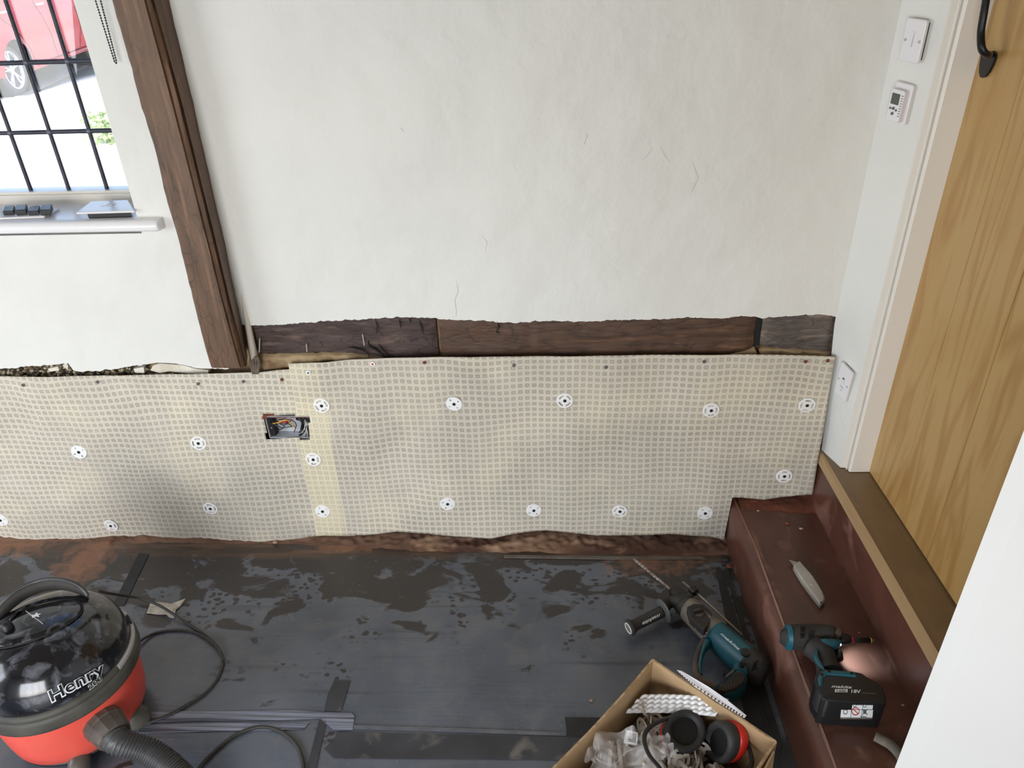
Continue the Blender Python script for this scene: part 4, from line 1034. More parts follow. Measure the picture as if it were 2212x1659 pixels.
# switches on the side wall
def wall_plane(z):
    a = Vector((cornerX(z), .002, z)); b = Vector((PO.x+.004, PO.y-.004, z)); c = Vector((cornerX(z+.05), .002, z+.05))
    ex = (b-a).normalized(); ez = (c-a); ez = (ez-ex*ez.dot(ex)).normalized(); n = ex.cross(ez)
    if n.x > 0: n = -n
    return a, ex, ez, n
def fixture_frame(px, py, z, quad, lift):
    """intersection with the wall plane; returns centre, across, up, normal, half sizes"""
    a, ex, ez, n = wall_plane(z)
    def hit(q):
        d = ray(*q); return CAM+d*(((a+n*lift)-CAM).dot(n)/d.dot(n))
    Q = [hit(q) for q in quad]      # tl tr br bl
    c = sum(Q, Vector((0, 0, 0)))/4
    ux = ((Q[1]-Q[0])+(Q[2]-Q[3]))/2; uz = ((Q[0]-Q[3])+(Q[1]-Q[2]))/2
    return c, ux.normalized(), uz.normalized(), n, ux.length/2, uz.length/2
# light switch (px of plate corners, slightly inside the rim)
c, ux, uz, n, hx, hz2 = fixture_frame(1972, 88, 1.35, ((1962, 38), (2005, 43), (1985, 139), (1940, 129)), .014)
sw = empty('light_switch', c-n*.012, 'white single rocker light switch high on the wall beside the door frame', 'light switch')
obj('face_plate', *frame_box(c-n*.002, ux, uz, n, hx, hz2, .005, .0045), M['plastic'], sw); obj('back_box', *frame_box(c-n*.009, ux, uz, n, hx*.86, hz2*.86, .006), M['pitch'], sw)
rk = frame_box(c+n*.0035-ux*.002+uz*.003, ux, (uz-n*.10).normalized(), n, hx*.16, hz2*.36, .003)
obj('rocker', *rk, M['plastic'], sw)
for s_ in (-1, 1): obj('plate_screw', *lathe(c+ux*s_*hx*.68+n*.0028, [(.001, 0), (.0030, 0), (.0030, .0008), (.001, .001)], 12, n), M['rimgrey'], sw)
# thermostat
c, ux, uz, n, hx, hz2 = fixture_frame(1945, 220, 1.23, ((1938, 174), (1975, 185), (1955, 271), (1917, 260)), .010)
th = empty('thermostat', c-n*.01, 'white digital heating thermostat with grey screen below the light switch', 'thermostat')
obj('base_plate', *frame_box(c-n*.004, ux, uz, n, hx, hz2, .006, .004), M['plastic'], th)
cf = c+n*.010-uz*hz2*.10-ux*hx*.10
obj('casing', *frame_box(cf-n*.002, ux, uz, n, hx*.76, hz2*.80, .008, .004), M['plastic'], th)
obj('display', *frame_box(cf+n*.0062-ux*hx*.12+uz*hz2*.33, ux, uz, n, hx*.44, hz2*.27, .0005), M['screen'], th)
for k in range(9): obj('vent_slot', *frame_box(cf+n*.0062+ux*hx*.60+uz*hz2*(.55-.125*k), ux, uz, n, hx*.10, hz2*.018, .0004), M['grey'], th)
for dx, dz_, r_ in ((-.46, -.16, .11), (.22, -.20, .11), (-.12, -.14, .15), (-.12, -.40, .15)):
    obj('button', *lathe(cf+n*.0060+ux*hx*dx+uz*hz2*dz_, [(.0001, 0), (hx*r_*1.1, 0), (hx*r_, .001), (.0001, .001)], 16, n), M['grey'], th)
# lower outlet plate
c, ux, uz, n, hx, hz2 = fixture_frame(1823, 825, .52, ((1819.5, 782), (1843.5, 806), (1827.5, 871), (1802.5, 842)), .006)
ou = empty('flex_outlet', c-n*.005, 'white cable outlet plate low on the side wall next to the membrane', 'outlet plate')
obj('face_plate', *frame_box(c-n*.001, ux, uz, n, hx, hz2, .0045, .0045), M['plastic'], ou)
obj('flex_entry', *frame_box(c+n*.004+uz*hz2*.06, ux, (uz+n*.12).normalized(), n, hx*.18, hz2*.20, .002), M['plastic'], ou)
obj('flex_hole', *frame_box(c+n*.0045+uz*hz2*.26, ux, uz, n, hx*.12, hz2*.045, .0015), M['grey'], ou)
for dz_, w_ in ((-.30, .28), (-.52, .14)): obj('embossed_line', *frame_box(c+n*.0036+uz*hz2*dz_, ux, uz, n, hx*w_, hz2*.012, .0003), M['grey'], ou)
for s_ in (-1, 1): obj('plate_screw', *lathe(c+ux*s_*hx*.70+n*.0032, [(.001, 0), (.0026, 0), (.0026, .0006), (.001, .0008)], 12, n), M['rimgrey'], ou)

# ================================================================== WINDOW BOARD ITEMS, BLIND CHAIN
def plate_slab(quad, z0, th, mt, parent, name, r_=.004):
    P = [Z(*q, z0+th/2) for q in quad]
    return obj(name, *puff([(p.x, p.y) for p in P], z0, z0+th, min(r_, th*.45), 2), mt, parent)
s1 = empty('socket_plate', Z(60, 462, zs), 'white double socket faceplate lying face down on the window board, black modules up', 'socket plate')
plate_slab([(-22, 460), (3, 449), (129, 452), (96, 469), (-30, 474)], zs, .006, M['plastic'], s1, 'face_plate')
for k in range(4):
    x = 6+27*k; obj('module', *puff([(p.x, p.y) for p in [Z(x+a, b_, zs+.014) for a, b_ in ((0, 458), (4, 447), (26, 445), (22, 457))]], zs+.005, zs+.016+.003*(k % 2), .002, 2), M['black'], s1)
s2 = empty('socket_plate', Z(225, 455, zs), 'white double switch faceplate propped face up on the right end of the window board', 'socket plate')
plate_slab([(165, 461), (197, 437), (277, 434), (290, 457)], zs+.015, .006, M['plastic'], s2, 'face_plate')
obj('module', *puff([(p.x, p.y) for p in [Z(a, b_, zs+.007) for a, b_ in ((190, 466), (200, 452), (276, 449), (284, 463))]], zs, zs+.015, .002, 2), M['black'], s2)
for a in (228, 241): obj('rocker', *frame_box(Z(a, 442, zs+.0212), Vector((1, 0, 0)), Vector((0, 1, 0)), Vector((0, 0, 1)), .006, .010, .0009), M['plastic'], s2)
ch = []
A_, B_ = Yp(206, 0, -.02), Yp(248, 135, -.02); A2, B2 = Yp(217, 0, -.02), Yp(251.5, 133, -.02)
up_ = (A_-B_).normalized(); 
def beads(a, b, n0=None):
    L_ = (b-a).length; n = int(L_/.0050)
    return [ball(lerp(a, b, (i+.5)/n), .0020, 5, 8) for i in range(n)]+[tube([a, b], .0006, 5)]
T1 = lerp(B_, A_, 7.2); T2 = Vector((T1.x+.012, T1.y, T1.z))
T1 = Vector((A_.x, A_.y, 2.1)); T2 = Vector((A2.x, A2.y, 2.1))
tag(obj('blind_chain', *join(*beads(T1, A_), *beads(A_, B_), *beads(T2, A2), *beads(A2, B2), *beads(B_, lerp(B_, B2, .5)+Vector((0, 0, -.004))), *beads(lerp(B_, B2, .5)+Vector((0, 0, -.004)), B2)), M['lead'], smooth=True), 'beaded blind chain loop hanging beside the oak post', 'blind chain')
tag(obj('roller_blind', *join(tube([(WX0-.05, -.02, 2.11), (-.925, -.02, 2.11)], .022, 20), box(-.932, -.925, -.03, 0, 2.07, 2.14)), M['white2']), 'rolled white blind above the window', 'blind')

# ================================================================== VACUUM CLEANER
VC = Vector((-1.090, -.631, 0))
hp = Z(222, 1560, .11); va = math.atan2(hp.y-VC.y, hp.x-VC.x)
vac = empty('vacuum_cleaner', VC, 'red and black tub vacuum cleaner with scuffed black dome lid on the floor', 'vacuum cleaner')
drum = obj('drum', *lathe(VC, [(.10, .028), (.128, .030), (.138, .040), (.143, .07), (.148, .12), (.1515, .168), (.150, .175)], 72), M['redplastic'], vac, True)
bump_ = lathe(VC+Vector((0, 0, .0)), [(.156, .165), (.1605, .168), (.162, .175), (.162, .193), (.160, .200), (.156, .203), (.152, .203)], 72)
obj('bumper_rim', *bump_, M['dustyrim'], vac, True)
dm = [(.1565, .200), (.1575, .206), (.1555, .212), (.1500, .216)]
obj('lid_band', *lathe(VC, dm, 72), M['dustyrim'], vac, True)
DP = [(.150, .212), (.1505, .224), (.1485, .242), (.143, .262), (.133, .281), (.118, .298), (.098, .311), (.076, .3185), (.05, .3215), (.025, .3225), (.002, .3227)]
dome = obj('dome_lid', *lathe(VC, DP, 96), M['dome'], vac, True)
# lighter plastic cable track on the far right of the lid
def ringseg(r0, r1, z0, z1, a0, a1, n=24):
    R_ = []
    for i in range(n+1):
        a = math.radians(lerp(a0, a1, i/n)); d = Vector((math.cos(a), math.sin(a), 0))
        R_.append([VC+d*r0+Vector((0, 0, z0)), VC+d*r1+Vector((0, 0, z0)), VC+d*r1+Vector((0, 0, z1)), VC+d*(r0)+Vector((0, 0, z1+.004))])
    return loft(R_)
obj('grey_lid_flange', *ringseg(.149, .1585, .2035, .2115, -8, 62), M['rimgrey'], vac)
obj('cable_slot', *ringseg(.154, .1575, .212, .2145, 38, 50, 6), M['pitch'], vac)
# oval top inset (cable winder) – ring + disc, tilted on the dome
oc = Z(77, 1347, .320)
for nm, mt, k0, k1, h_ in (('winder_groove', M['pitch'], 1.0, 1.0, 0), ):
    pass
e1 = Vector((1, .62, 0)).normalized(); e2 = Vector((-e1.y, e1.x, 0))
def dome_z(x, y):
    r_ = math.hypot(x-VC.x, y-VC.y); return interp(sorted([(a, b) for a, b in DP]), r_)
def oval(s, lift, n=64):
    out = []
    for k in range(n):
        a = 2*math.pi*k/n; p = oc+e1*math.cos(a)*.086*s+e2*math.sin(a)*.052*s; out.append(Vector((p.x, p.y, dome_z(p.x, p.y)+lift)))
    return out
obj('winder_disc', *loft([oval(1.0, -.004), oval(1.0, .0035), oval(.965, .0050), oval(.6, .0052), oval(.2, .0052)]), M['dome'], vac, True)
obj('winder_ring', *tube(oval(1.03, .0025), .0022, 8, closed=True), M['pitch'], vac, True)
cr_ = Z(14, 1354, .330)
kn = obj('winder_knob', *lathe(cr_-Vector((0, 0, .014)), [(.012, 0), (.0125, .012), (.010, .022), (.006, .026), (.001, .027)], 24), M['black'], vac, True)
obj('slot_highlight_rib', *tube([Z(22, 1340, .327), Z(38, 1322, .327), Z(56, 1312, .325)], .003, 8), M['dome'], vac, True)
# arched carry handle behind the oval, standing up
ha = [Z(190, 1288, .316), Z(181, 1275, .330), Z(166, 1263, .342), Z(141, 1254, .352), Z(112, 1251, .356), Z(80, 1256, .356), Z(48, 1269, .354), Z(18, 1290, .346), Z(-8, 1318, .330), Z(-22, 1345, .312)]
hs = spline(ha, 6)
R_ = []
for i, p in enumerate(hs):
    t = (hs[min(i+1, len(hs)-1)]-hs[max(i-1, 0)]).normalized(); outw = Vector((-.55, .83, 0)); dn_ = Vector((0, 0, -1))
    ww = .030
    R_.append([p-outw*.004, p+outw*.004, p+outw*.004+dn_*ww+Vector((0, 0, 0)), p-outw*.004+dn_*ww])
obj('carry_handle', *loft(R_), M['rubber'], vac, True)
rim_h = tube([p+Vector((0, 0, .001)) for p in hs], .0045, 8)
obj('handle_top_edge', *rim_h, M['hose'], vac, True)
# base chassis, wheels and castors
obj('chassis', *lathe(VC, [(.05, .018), (.12, .018), (.134, .026), (.134, .032), (.12, .036)], 48), M['black'], vac, True)
def castor(c, dirn, r_, w_):
    o = obj('castor', *lathe(Vector(c)-dirn*w_/2, [(.003, 0), (r_*.8, 0), (r_, .004), (r_, w_-.004), (r_*.8, w_), (.003, w_)], 28, dirn), M['dustyrim'], vac, True)
    return o
wc = Z(306, 1548, .03); castor((wc.x-.01, wc.y, .026), Vector((.75, -.66, 0)), .025, .03)
castor((VC.x-.06, VC.y+.15, .03), Vector((1, 0, 0)), .03, .03)
castor((VC.x-.15, VC.y+.0, .03), Vector((0, 1, 0)), .03, .03)
fw = Z(178, 1640, .03)
obj('front_castor_arm', *tube([Vector((fw.x-.05, fw.y+.05, .035)), Vector((fw.x-.01, fw.y+.01, .034)), Vector((fw.x+.01, fw.y-.035, .026))], [(.021, .016), (.023, .018), (.021, .02)], 16), M['cuff'], vac, True)
castor((fw.x+.012, fw.y-.04, .022), Vector((.8, .6, 0)), .022, .028)
# hose connector and corrugated hose
hdv = Vector((math.cos(va), math.sin(va), -.12)).normalized()
hc = VC+Vector((math.cos(va), math.sin(va), 0))*.140+Vector((0, 0, .108))
cf_ = []
for r_, h_ in ((.040, 0), (.040, .018), (.038, .022), (.035, .050), (.034, .056), (.030, .058)):
    cf_.append((r_, h_))
cuff = obj('hose_cuff', *lathe(hc, cf_, 12, hdv), M['cuff'], vac)
# hose: end at the frame bottom
hpts = [hc+hdv*.05, hc+hdv*.075, Z(318, 1622, .070), Z(360, 1650, .050), Z(396, 1684, .038), Z(424, 1712, .034), Z(430, 1780, .034), Z(400, 1860, .034)]
sp_ = spline(hpts, 40); prof_ = []
acc = 0; path = []; rad = []
L_ = [0]
for a, b in zip(sp_, sp_[1:]): L_.append(L_[-1]+(b-a).length)
tot = L_[-1]; step_ = .0014; k = 0; s = 0
while s < tot:
    while L_[k+1] < s: k += 1
    t = (s-L_[k])/(L_[k+1]-L_[k]); path.append(lerp(sp_[k], sp_[k+1], t)); rad.append(.0255+.0022*math.cos(2*math.pi*s/.0065)); s += step_
obj('hose', *tube(path, rad, 28), M['hose'], vac, True)
# lettering on the dome
decal('lettering', 'Henry', (111, 1518), (37.5, -21.0), (-13.0, -33.0), [dome], M['letter'], vac, off=.06, lift=.0014, width=3.18, sub=.06)
decal('lettering', 'Henry', (113, 1516.5), (37.5, -21.0), (-13.0, -33.0), [dome], M['letterblack'], vac, off=.0, lift=.0030, width=3.05, sub=.06)
decal('lettering', '200', (193, 1491), (12.2, -10.0), (-6, -13), [dome], M['letter'], vac, off=.07, lift=.0038, width=2.4, sub=.12)
decal('lettering', '200', (194, 1490), (12.2, -10.0), (-6, -13), [dome], M['letterblack'], vac, off=.01, lift=.0048, width=2.25, sub=.12)
wd_ = [o_ for o_ in vac.children if o_.name.startswith('winder_disc')][0]
decal('lettering', 'numatic', (92, 1346), (-5.6, -4.2), (2.2, 6.5), [wd_], M['letter'], vac, off=.03, lift=.0008, width=6.6, sub=.3)
lay('logo_smudge', [(math.cos(a)*r_*8, math.sin(a)*r_*4, 0) for a, r_ in [(2*math.pi*k/24, 1+.45*math.sin(k*5)) for k in range(24)]], [tuple(range(24))], (78, 1329), (1, -.2), (0, 1), [wd_], M['letter'], vac, .0006, 2.5)

# ================================================================== CABLES
def cord(name, pts, r_, label, mt=None):
    P = spline([Z(x, y, max(z, r_+.0005)) for x, y, z in pts], 8)
    return tag(obj(name, *tube(P, r_, 10), mt or M['cable'], smooth=True), label, 'cable')
cord('power_cable', [(215, 1277, .19), (232, 1281, .12), (262, 1286, .05), (300, 1292, .018), (340, 1306, .02), (375, 1327, .014), (410, 1350, .004), (440, 1370, .004), (466, 1393, .004), (480, 1418, .004), (479, 1442, .004), (466, 1472, .004), (440, 1500, .004), (400, 1525, .004), (362, 1545, .004), (325, 1560, .006), (288, 1572, .012), (262, 1580, .02)], .0036, 'thin dusty black cable sweeping from the vacuum lid in a big loop')
cord('power_cable', [(292, 1392, .012), (318, 1375, .006), (345, 1365, .004), (385, 1361, .004), (420, 1366, .004), (447, 1379, .009), (470, 1398, .012), (482, 1425, .011)], .0036, 'second strand of dusty black cable beside the big loop')
cord('power_cable', [(395, 1730, .004), (432, 1658, .004), (462, 1625, .004), (495, 1597, .004), (530, 1578, .004), (565, 1570, .004), (600, 1577, .004), (630, 1597, .004), (648, 1625, .004), (655, 1660, .004), (656, 1730, .004)], .0042, 'thick grey-black cable arching up from the bottom picture edge')

# ================================================================== ROTARY HAMMER
hm = empty('rotary_hammer', Z(1560, 1380, 0), 'teal and black corded rotary hammer with long masonry bit lying on the floor', 'rotary hammer')
def K(cx_, cy_, z): return Z(1460+cx_/6.9125, 1280+cy_/6.9125, z)
zc_ = .046
def sweep(name, pts, rads, mt, seg=24, par=hm):
    P = spline(pts, 6); m = len(P); rr_ = []
    for i in range(m):
        t = i/(m-1)*(len(rads)-1); k = min(int(t), len(rads)-2); u = t-k
        rr_.append((lerp(rads[k][0], rads[k+1][0], u), lerp(rads[k][1], rads[k+1][1], u)))
    R2 = []; prev = None
    return obj(name, *tube(P, rr_, seg), mt, par, True)
ax_ = (K(1250, 1130, zc_)-K(195, 250, zc_)).normalized()
hous = sweep('gear_housing', [K(165, 225, zc_), K(195, 250, zc_), K(330, 372, zc_), K(610, 640, zc_)], [(.022, .028), (.029, .036), (.030, .038), (.032, .040)], M['dusty'])
mot = sweep('motor_housing', [K(600, 632, zc_), K(700, 730, zc_), K(900, 905, zc_), K(1090, 1065, zc_)], [(.0325, .0405), (.0335, .0425), (.0345, .0425), (.035, .0425)], M['teal'])
cap_ = sweep('rear_cap', [K(1060, 1040, zc_), K(1150, 1100, zc_), K(1260, 1165, zc_), K(1340, 1205, zc_), K(1375, 1222, zc_)], [(.0358, .0435), (.0362, .043), (.034, .041), (.025, .031), (.006, .01)], M['rubber'])
sweep('housing_side_panel', [K(940, 690, .072), K(1060, 770, .074), K(1170, 850, .070)], [(.004, .004), (.009, .005), (.004, .004)], M['rubber2'])
# front collar and chuck
sweep('front_collar', [K(60, 130, zc_), K(120, 185, zc_), K(190, 240, zc_)], [(.024, .024), (.027, .028), (.027, .03)], M['rubber'])
ch_ = Z(1450, 1273, zc_)
sweep('chuck', [Z(1450, 1274, zc_), Z(1456, 1279, zc_), Z(1466, 1288, zc_), Z(1478, 1299, zc_)], [(.008, .008), (.015, .015), (.019, .019), (.021, .021)], M['black'])
# masonry bit: fluted
b0, b1 = Z(1369, 1207, .030), Z(1448, 1273, zc_)
dirb = (b1-b0).normalized(); Lb = (b1-b0).length; ua = dirb.cross(Vector((0, 0, 1))).normalized(); ub = dirb.cross(ua)
R_ = []
for i in range(181):
    s = i/180; tw = s*38; fl = 1 if s < .70 else 0
    ring = []
    for k in range(16):
        a = 2*math.pi*k/16; rr0 = .0036
        if fl: rr0 = .0040*(1-.38*abs(math.sin(a-tw))**3)+.0004
        if s < .02: rr0 *= .6+20*s
        ring.append(b0+dirb*Lb*s+(ua*math.cos(a)+ub*math.sin(a))*rr0)
    R_.append(ring)
obj('masonry_bit', *loft(R_), M['bit'], hm, True)
# side handle with flange
g0, g1_ = Z(1362, 1355, .032), Z(1432, 1320, .040)
gd = (g0-g1_).normalized()
Lg = (g0-g1_).length
gr = obj('side_grip', *lathe(g1_, [(.010, -.012), (.0135, 0), (.0148, .01), (.0150, .03), (.0142, Lg-.016), (.0165, Lg-.007), (.0215, Lg-.001), (.0215, Lg+.003), (.018, Lg+.006)], 32, gd), M['rubber'], hm, True)
_gu = gd.cross(Vector((0, 0, 1))).normalized(); _gv = gd.cross(_gu)
obj('grip_end_ring', *tube([g1_+gd*(Lg+.0066)+(_gu*math.cos(2*math.pi*k/32)+_gv*math.sin(2*math.pi*k/32))*.0138 for k in range(32)], .0016, 8, closed=True), M['letter'], hm, True)
obj('grip_end_cap', *lathe(g1_, [(.0001, Lg+.006), (.0126, Lg+.006), (.0120, Lg+.0068), (.0001, Lg+.0062)], 32, gd), M['dusty'], hm)
obj('grip_flange', *lathe(g1_, [(.008, -.006), (.0325, -.003), (.0325, .0), (.026, .002), (.012, .003)], 40, gd), M['grey'], hm, True)
obj('grip_dots', *join(*[ball(g1_+gd*(.012+.0075*i)+(Vector((0, 0, 1))*math.cos(a)+gd.cross(Vector((0, 0, 1)))*math.sin(a)).normalized()*.0148, .0011, 4, 6) for i in range(8) for a in (-1.15, -.75, -.35, -.0)]), M['dusty'], hm)
sweep('handle_clamp', [g1_+gd*-.003, lerp(g1_, K(-20, 60, zc_), .6), K(60, 130, zc_+.01), K(235, 60, .06)], [(.010, .012), (.014, .018), (.015, .02), (.010, .012)], M['rubber'])
sweep('clamp_knob', [Z(1494, 1272, .062), Z(1503, 1281, .062)], [(.011, .011), (.010, .010)], M['black'])
obj('depth_rod', *tube([Z(1475, 1257, .058), Z(1520, 1294, .062), Z(1603, 1371, .064)], [(.0036, .0022)]*3, 8), M['steel'], hm, True)
# selector dial, vents, knob, bolt heads
obj('selector_recess', *puff([(p.x, p.y) for p in [K(a, b, .078) for a, b in ((165, 240), (260, 190), (400, 200), (520, 300), (550, 390), (480, 510), (420, 580), (330, 500), (215, 400))]], .060, zc_+.0385, .002, 2), M['rubber'], hm)
obj('selector_dial', *lathe(K(345, 315, .082), [(.0125, 0), (.0125, .005), (.010, .007), (.001, .007)], 24), M['rubber2'], hm)
obj('selector_lever', *tube([K(270, 300, .092), K(400, 260, .092)], [(.0045, .004)]*2, 8), M['black'], hm)
obj('housing_bolt', *join(*[lathe(K(a, b, z_), [(.0001, 0), (.0022, 0), (.0018, .001), (.0001, .001)], 10) for a, b, z_ in ((200, 440, .070), (300, 540, .070), (455, 605, .074), (500, 360, .0855), (720, 470, .070))]), M['steel'], hm)
obj('speed_knob', *lathe(K(1045, 905, .083), [(.0125, 0), (.0125, .004), (.010, .0058), (.001, .006)], 24), M['black'], hm)
obj('bolt_recess', *lathe(K(985, 1090, .073), [(.006, 0), (.006, .005), (.0045, .0062), (.001, .005)], 16), M['pitch'], hm)
vt = []
for i in range(4):
    for j in range(3):
        p = K(1165+38*i+j*-14+8, 1120-22*i+45*j-60, .0853-.0025*i-.004*j); vt.append(frame_box(p, ax_, ax_.cross(Vector((0, 0, 1))).normalized(), Vector((0, 0, 1)), .0012, .0022, .004))
obj('vent_slot', *join(*vt), M['pitch'], hm)
# D handle
zh = .044
hl = [K(430, 740, zh), K(365, 850, zh), K(315, 990, zh), K(298, 1130, zh), K(318, 1250, zh), K(400, 1335, zh), K(520, 1400, zh), K(640, 1455, zh), K(760, 1470, zh)]
sweep('handle_guard', hl, [(.010, .016), (.0085, .013), (.008, .012), (.008, .012), (.009, .012), (.0095, .012), (.009, .012), (.010, .013)], M['rubber2'], 16)
hl2 = [K(470, 745, zh+.004), K(410, 870, zh+.004), K(370, 1000, zh+.004), K(355, 1140, zh+.004), K(375, 1240, zh+.004)]
sweep('handle_inner_teal', hl2, [(.012, .015), (.006, .012), (.005, .010), (.005, .010), (.003, .006)], M['teal'], 16)
gp = [K(a, b, .062) for a, b in ((560, 1395), (690, 1400), (760, 1300), (850, 1215), (930, 1150), (1010, 1165), (1060, 1230), (1065, 1310), (1010, 1400), (920, 1465), (800, 1510), (690, 1505))]
gp = spline(gp+[gp[0]], 4)[:-1]
obj('grip_shell', *puff([(p.x, p.y) for p in gp], .020, .068, .010, 3), M['teal'], hm, True)
gp2 = [K(a, b, .069) for a, b in ((600, 1400), (700, 1390), (790, 1290), (880, 1200), (950, 1180), (1010, 1210), (1035, 1270), (1020, 1340), (940, 1410), (850, 1455), (720, 1480), (640, 1460))]
gp2 = spline(gp2+[gp2[0]], 4)[:-1]
grp = obj('grip_rubber', *puff([(p.x, p.y) for p in gp2], .05, .071, .004, 3), M['rubber'], hm, True)
obj('grip_neck', *puff([(p.x, p.y) for p in [K(a, b, .06) for a, b in ((850, 1090), (1000, 1020), (1090, 1130), (1060, 1240), (950, 1190), (880, 1170))]], .022, .070, .008, 3), M['teal'], hm, True)
obj('grip_dots', *join(*[ball(K(a, b, .0715), .0010, 4, 6) for a, b in ((862, 1280), (822, 1312), (866, 1312), (782, 1353), (826, 1348), (876, 1345), (742, 1392), (785, 1385), (832, 1383), (700, 1420), (742, 1420), (790, 1420), (655, 1458), (698, 1452), (748, 1452))]), M['crumb'], hm)
obj('trigger', *tube([K(905, 1165, .05), K(830, 1230, .05), K(740, 1300, .048)], [(.005, .012), (.006, .012), (.005, .010)], 12), M['grey'], hm, True)
decal('lettering', 'makita', (1555.5, 1369.5), (6.9, 6.05), (4.2, -6.2), [mot, hous], M['letter'], hm, off=.02, lift=.0008, shear=.35, width=5.8)
decal('lettering', 'makita', (1426, 1325), (-6.5, 3.35), (2.2, 9.5), [gr], M['letter'], hm, off=.02, lift=.0006, shear=.35, width=6.0, sub=.4)
# flex from the handle end towards the box
tag(obj('hammer_flex', *tube(spline([K(560, 1410, .03), K(450, 1450, .012), Z(1500, 1520, .006), Z(1440, 1560, .006), Z(1380, 1620, .006), Z(1360, 1700, .006)], 6), .0042, 8), M['cable'], smooth=True), 'black flex of the rotary hammer running behind the cardboard box', 'cable')

# ================================================================== IMPACT DRIVER on the step
dv = empty('impact_driver', Z(1790, 1420, STZ), 'teal and black cordless impact driver lying on the step with its lamp lit', 'impact driver')
def Q(cx_, cy_, z): return Z(1620+cx_/4.62, 1300+cy_/4.62, z)
zd = STZ+.036
def sw2(name, pts, rads, mt, seg=24): return sweep(name, pts, rads, mt, seg, dv)
hd_ = sw2('head', [Q(372, 352, zd), Q(385, 354, zd), Q(500, 352, zd), Q(650, 345, zd), Q(800, 350, zd), Q(850, 362, zd)], [(.014, .020), (.0235, .029), (.0255, .031), (.0240, .030), (.0225, .028), (.017, .022)], M['rubber'])
sw2('rear_cap', [Q(350, 352, zd), Q(362, 353, zd), Q(400, 354, zd)], [(.012, .016), (.0238, .029), (.0260, .0312)], M['teal'])
sw2('nose_cone', [Q(850, 345, zd), Q(890, 365, zd), Q(905, 372, zd)], [(.0235, .027), (.018, .021), (.014, .016)], M['rubber2'])
sw2('chuck_sleeve', [Q(900, 370, zd), Q(925, 374, zd), Q(975, 378, zd), Q(1000, 380, zd)], [(.013, .013), (.0135, .0135), (.012, .012), (.009, .009)], M['black'])
obj('steel_collar', *tube([Q(985, 379, zd), Q(1003, 380, zd)], .0085, 16), M['steel'], dv, True)
obj('red_ring', *tube([Q(1012, 380, zd), Q(1030, 381, zd)], .0065, 16), M['redpen'], dv, True)
obj('bit_holder', *tube([Q(1030, 381, zd), Q(1045, 381, zd), Q(1195, 384, zd-.002)], [.0045, .0062, .0062], 16), M['black'], dv, True)
obj('brass_band', *tube([Q(1196, 384, zd-.002), Q(1210, 384, zd-.002)], .0058, 16), M['copper'], dv, True)
obj('driver_bit', *tube([Q(1210, 384, zd-.002), Q(1230, 385, zd-.003), Q(1250, 386, zd-.003)], [.0034, .0030, .0012], 6), M['steel'], dv)
sw2('teal_jaw', [Q(640, 395, zd+.012), Q(740, 425, zd+.014), Q(830, 430, zd+.012), Q(885, 420, zd+.008)], [(.004, .006), (.012, .014), (.012, .014), (.006, .012)], M['teal'])
hnd = sw2('handle', [Q(600, 430, zd), Q(700, 500, zd), Q(750, 570, zd), Q(770, 640, zd), Q(800, 720, zd)], [(.026, .024), (.028, .026), (.0235, .025), (.022, .025), (.027, .028)], M['rubber'])
sw2('handle_teal_back', [Q(668, 480, zd+.020), Q(662, 550, zd+.021), Q(690, 610, zd+.021), Q(745, 685, zd+.020)], [(.002, .003), (.0055, .004), (.006, .004), (.002, .003)], M['teal'])
obj('trigger', *tube([Q(855, 480, zd), Q(885, 520, zd), Q(890, 560, zd), Q(860, 580, zd)], [(.006, .008), (.009, .01), (.009, .01), (.005, .008)], 12), M['black'], dv, True)
vt = [frame_box(Q(a, b, zd+.0315-.0012*abs(b-330)/40), Vector((1, 0, 0)), Vector((0, 1, 0)), Vector((0, 0, 1)), .0022, .0010, .003) for a in (515, 535) for b in (255, 268, 281, 325, 338, 351)]
vt += [frame_box(Q(a, 336, zd+.0305), Vector((1, 0, 0)), Vector((0, 1, 0)), Vector((0, 0, 1)), .0010, .0026, .003) for a in (590, 605, 620, 635)]
obj('vent_slot', *join(*vt), M['pitch'], dv)
obj('pale_stripe', *tube([Q(590, 262, zd+.0285), Q(770, 262, zd+.028)], .0009, 6), M['rubber2'], dv)
# battery: side face upwards, base facing the camera
tc_ = Q(985, 820, STZ+.076)
bx = Vector((1, -.06, 0)).normalized(); by = Vector((.06, 1, 0)).normalized(); bz_ = Vector((0, 0, 1))
def bp_(x, y): return tc_+bx*x+by*y
pl_ = [(-.060, -.030), (-.052, -.040), (.045, -.040), (.060, -.034), (.064, -.012), (.060, .004), (.040, .022), (.026, .031), (-.036, .033), (-.052, .026), (-.062, .010), (-.065, -.010)]
pw = spline([bp_(x, y) for x, y in pl_]+[bp_(*pl_[0])], 4)[:-1]
bat = obj('battery', *puff([(p.x, p.y) for p in pw], STZ, STZ+.076, .0032, 3, True), M['black'], dv); autosmooth(bat, 35)
pl2 = [(-.058, .006), (-.050, .022), (-.036, .030), (.012, .030), (.022, .026), (.020, .017), (-.036, .018), (-.046, .010), (-.052, -.008), (-.060, -.012)]
pw2 = [bp_(x, y) for x, y in pl2]
obj('battery_mount', *puff([(p.x, p.y) for p in pw2], STZ+.006, STZ+.079, .004, 3), M['teal'], dv)
obj('mount_socket', *join(*[lathe(bp_(x, y)+Vector((0, 0, .002)), [(.0035, 0), (.0035, .0018), (.001, .0018)], 12) for x, y in ((-.048, .016), (-.031, .0255), (.012, .0240))]), M['pitch'], dv)
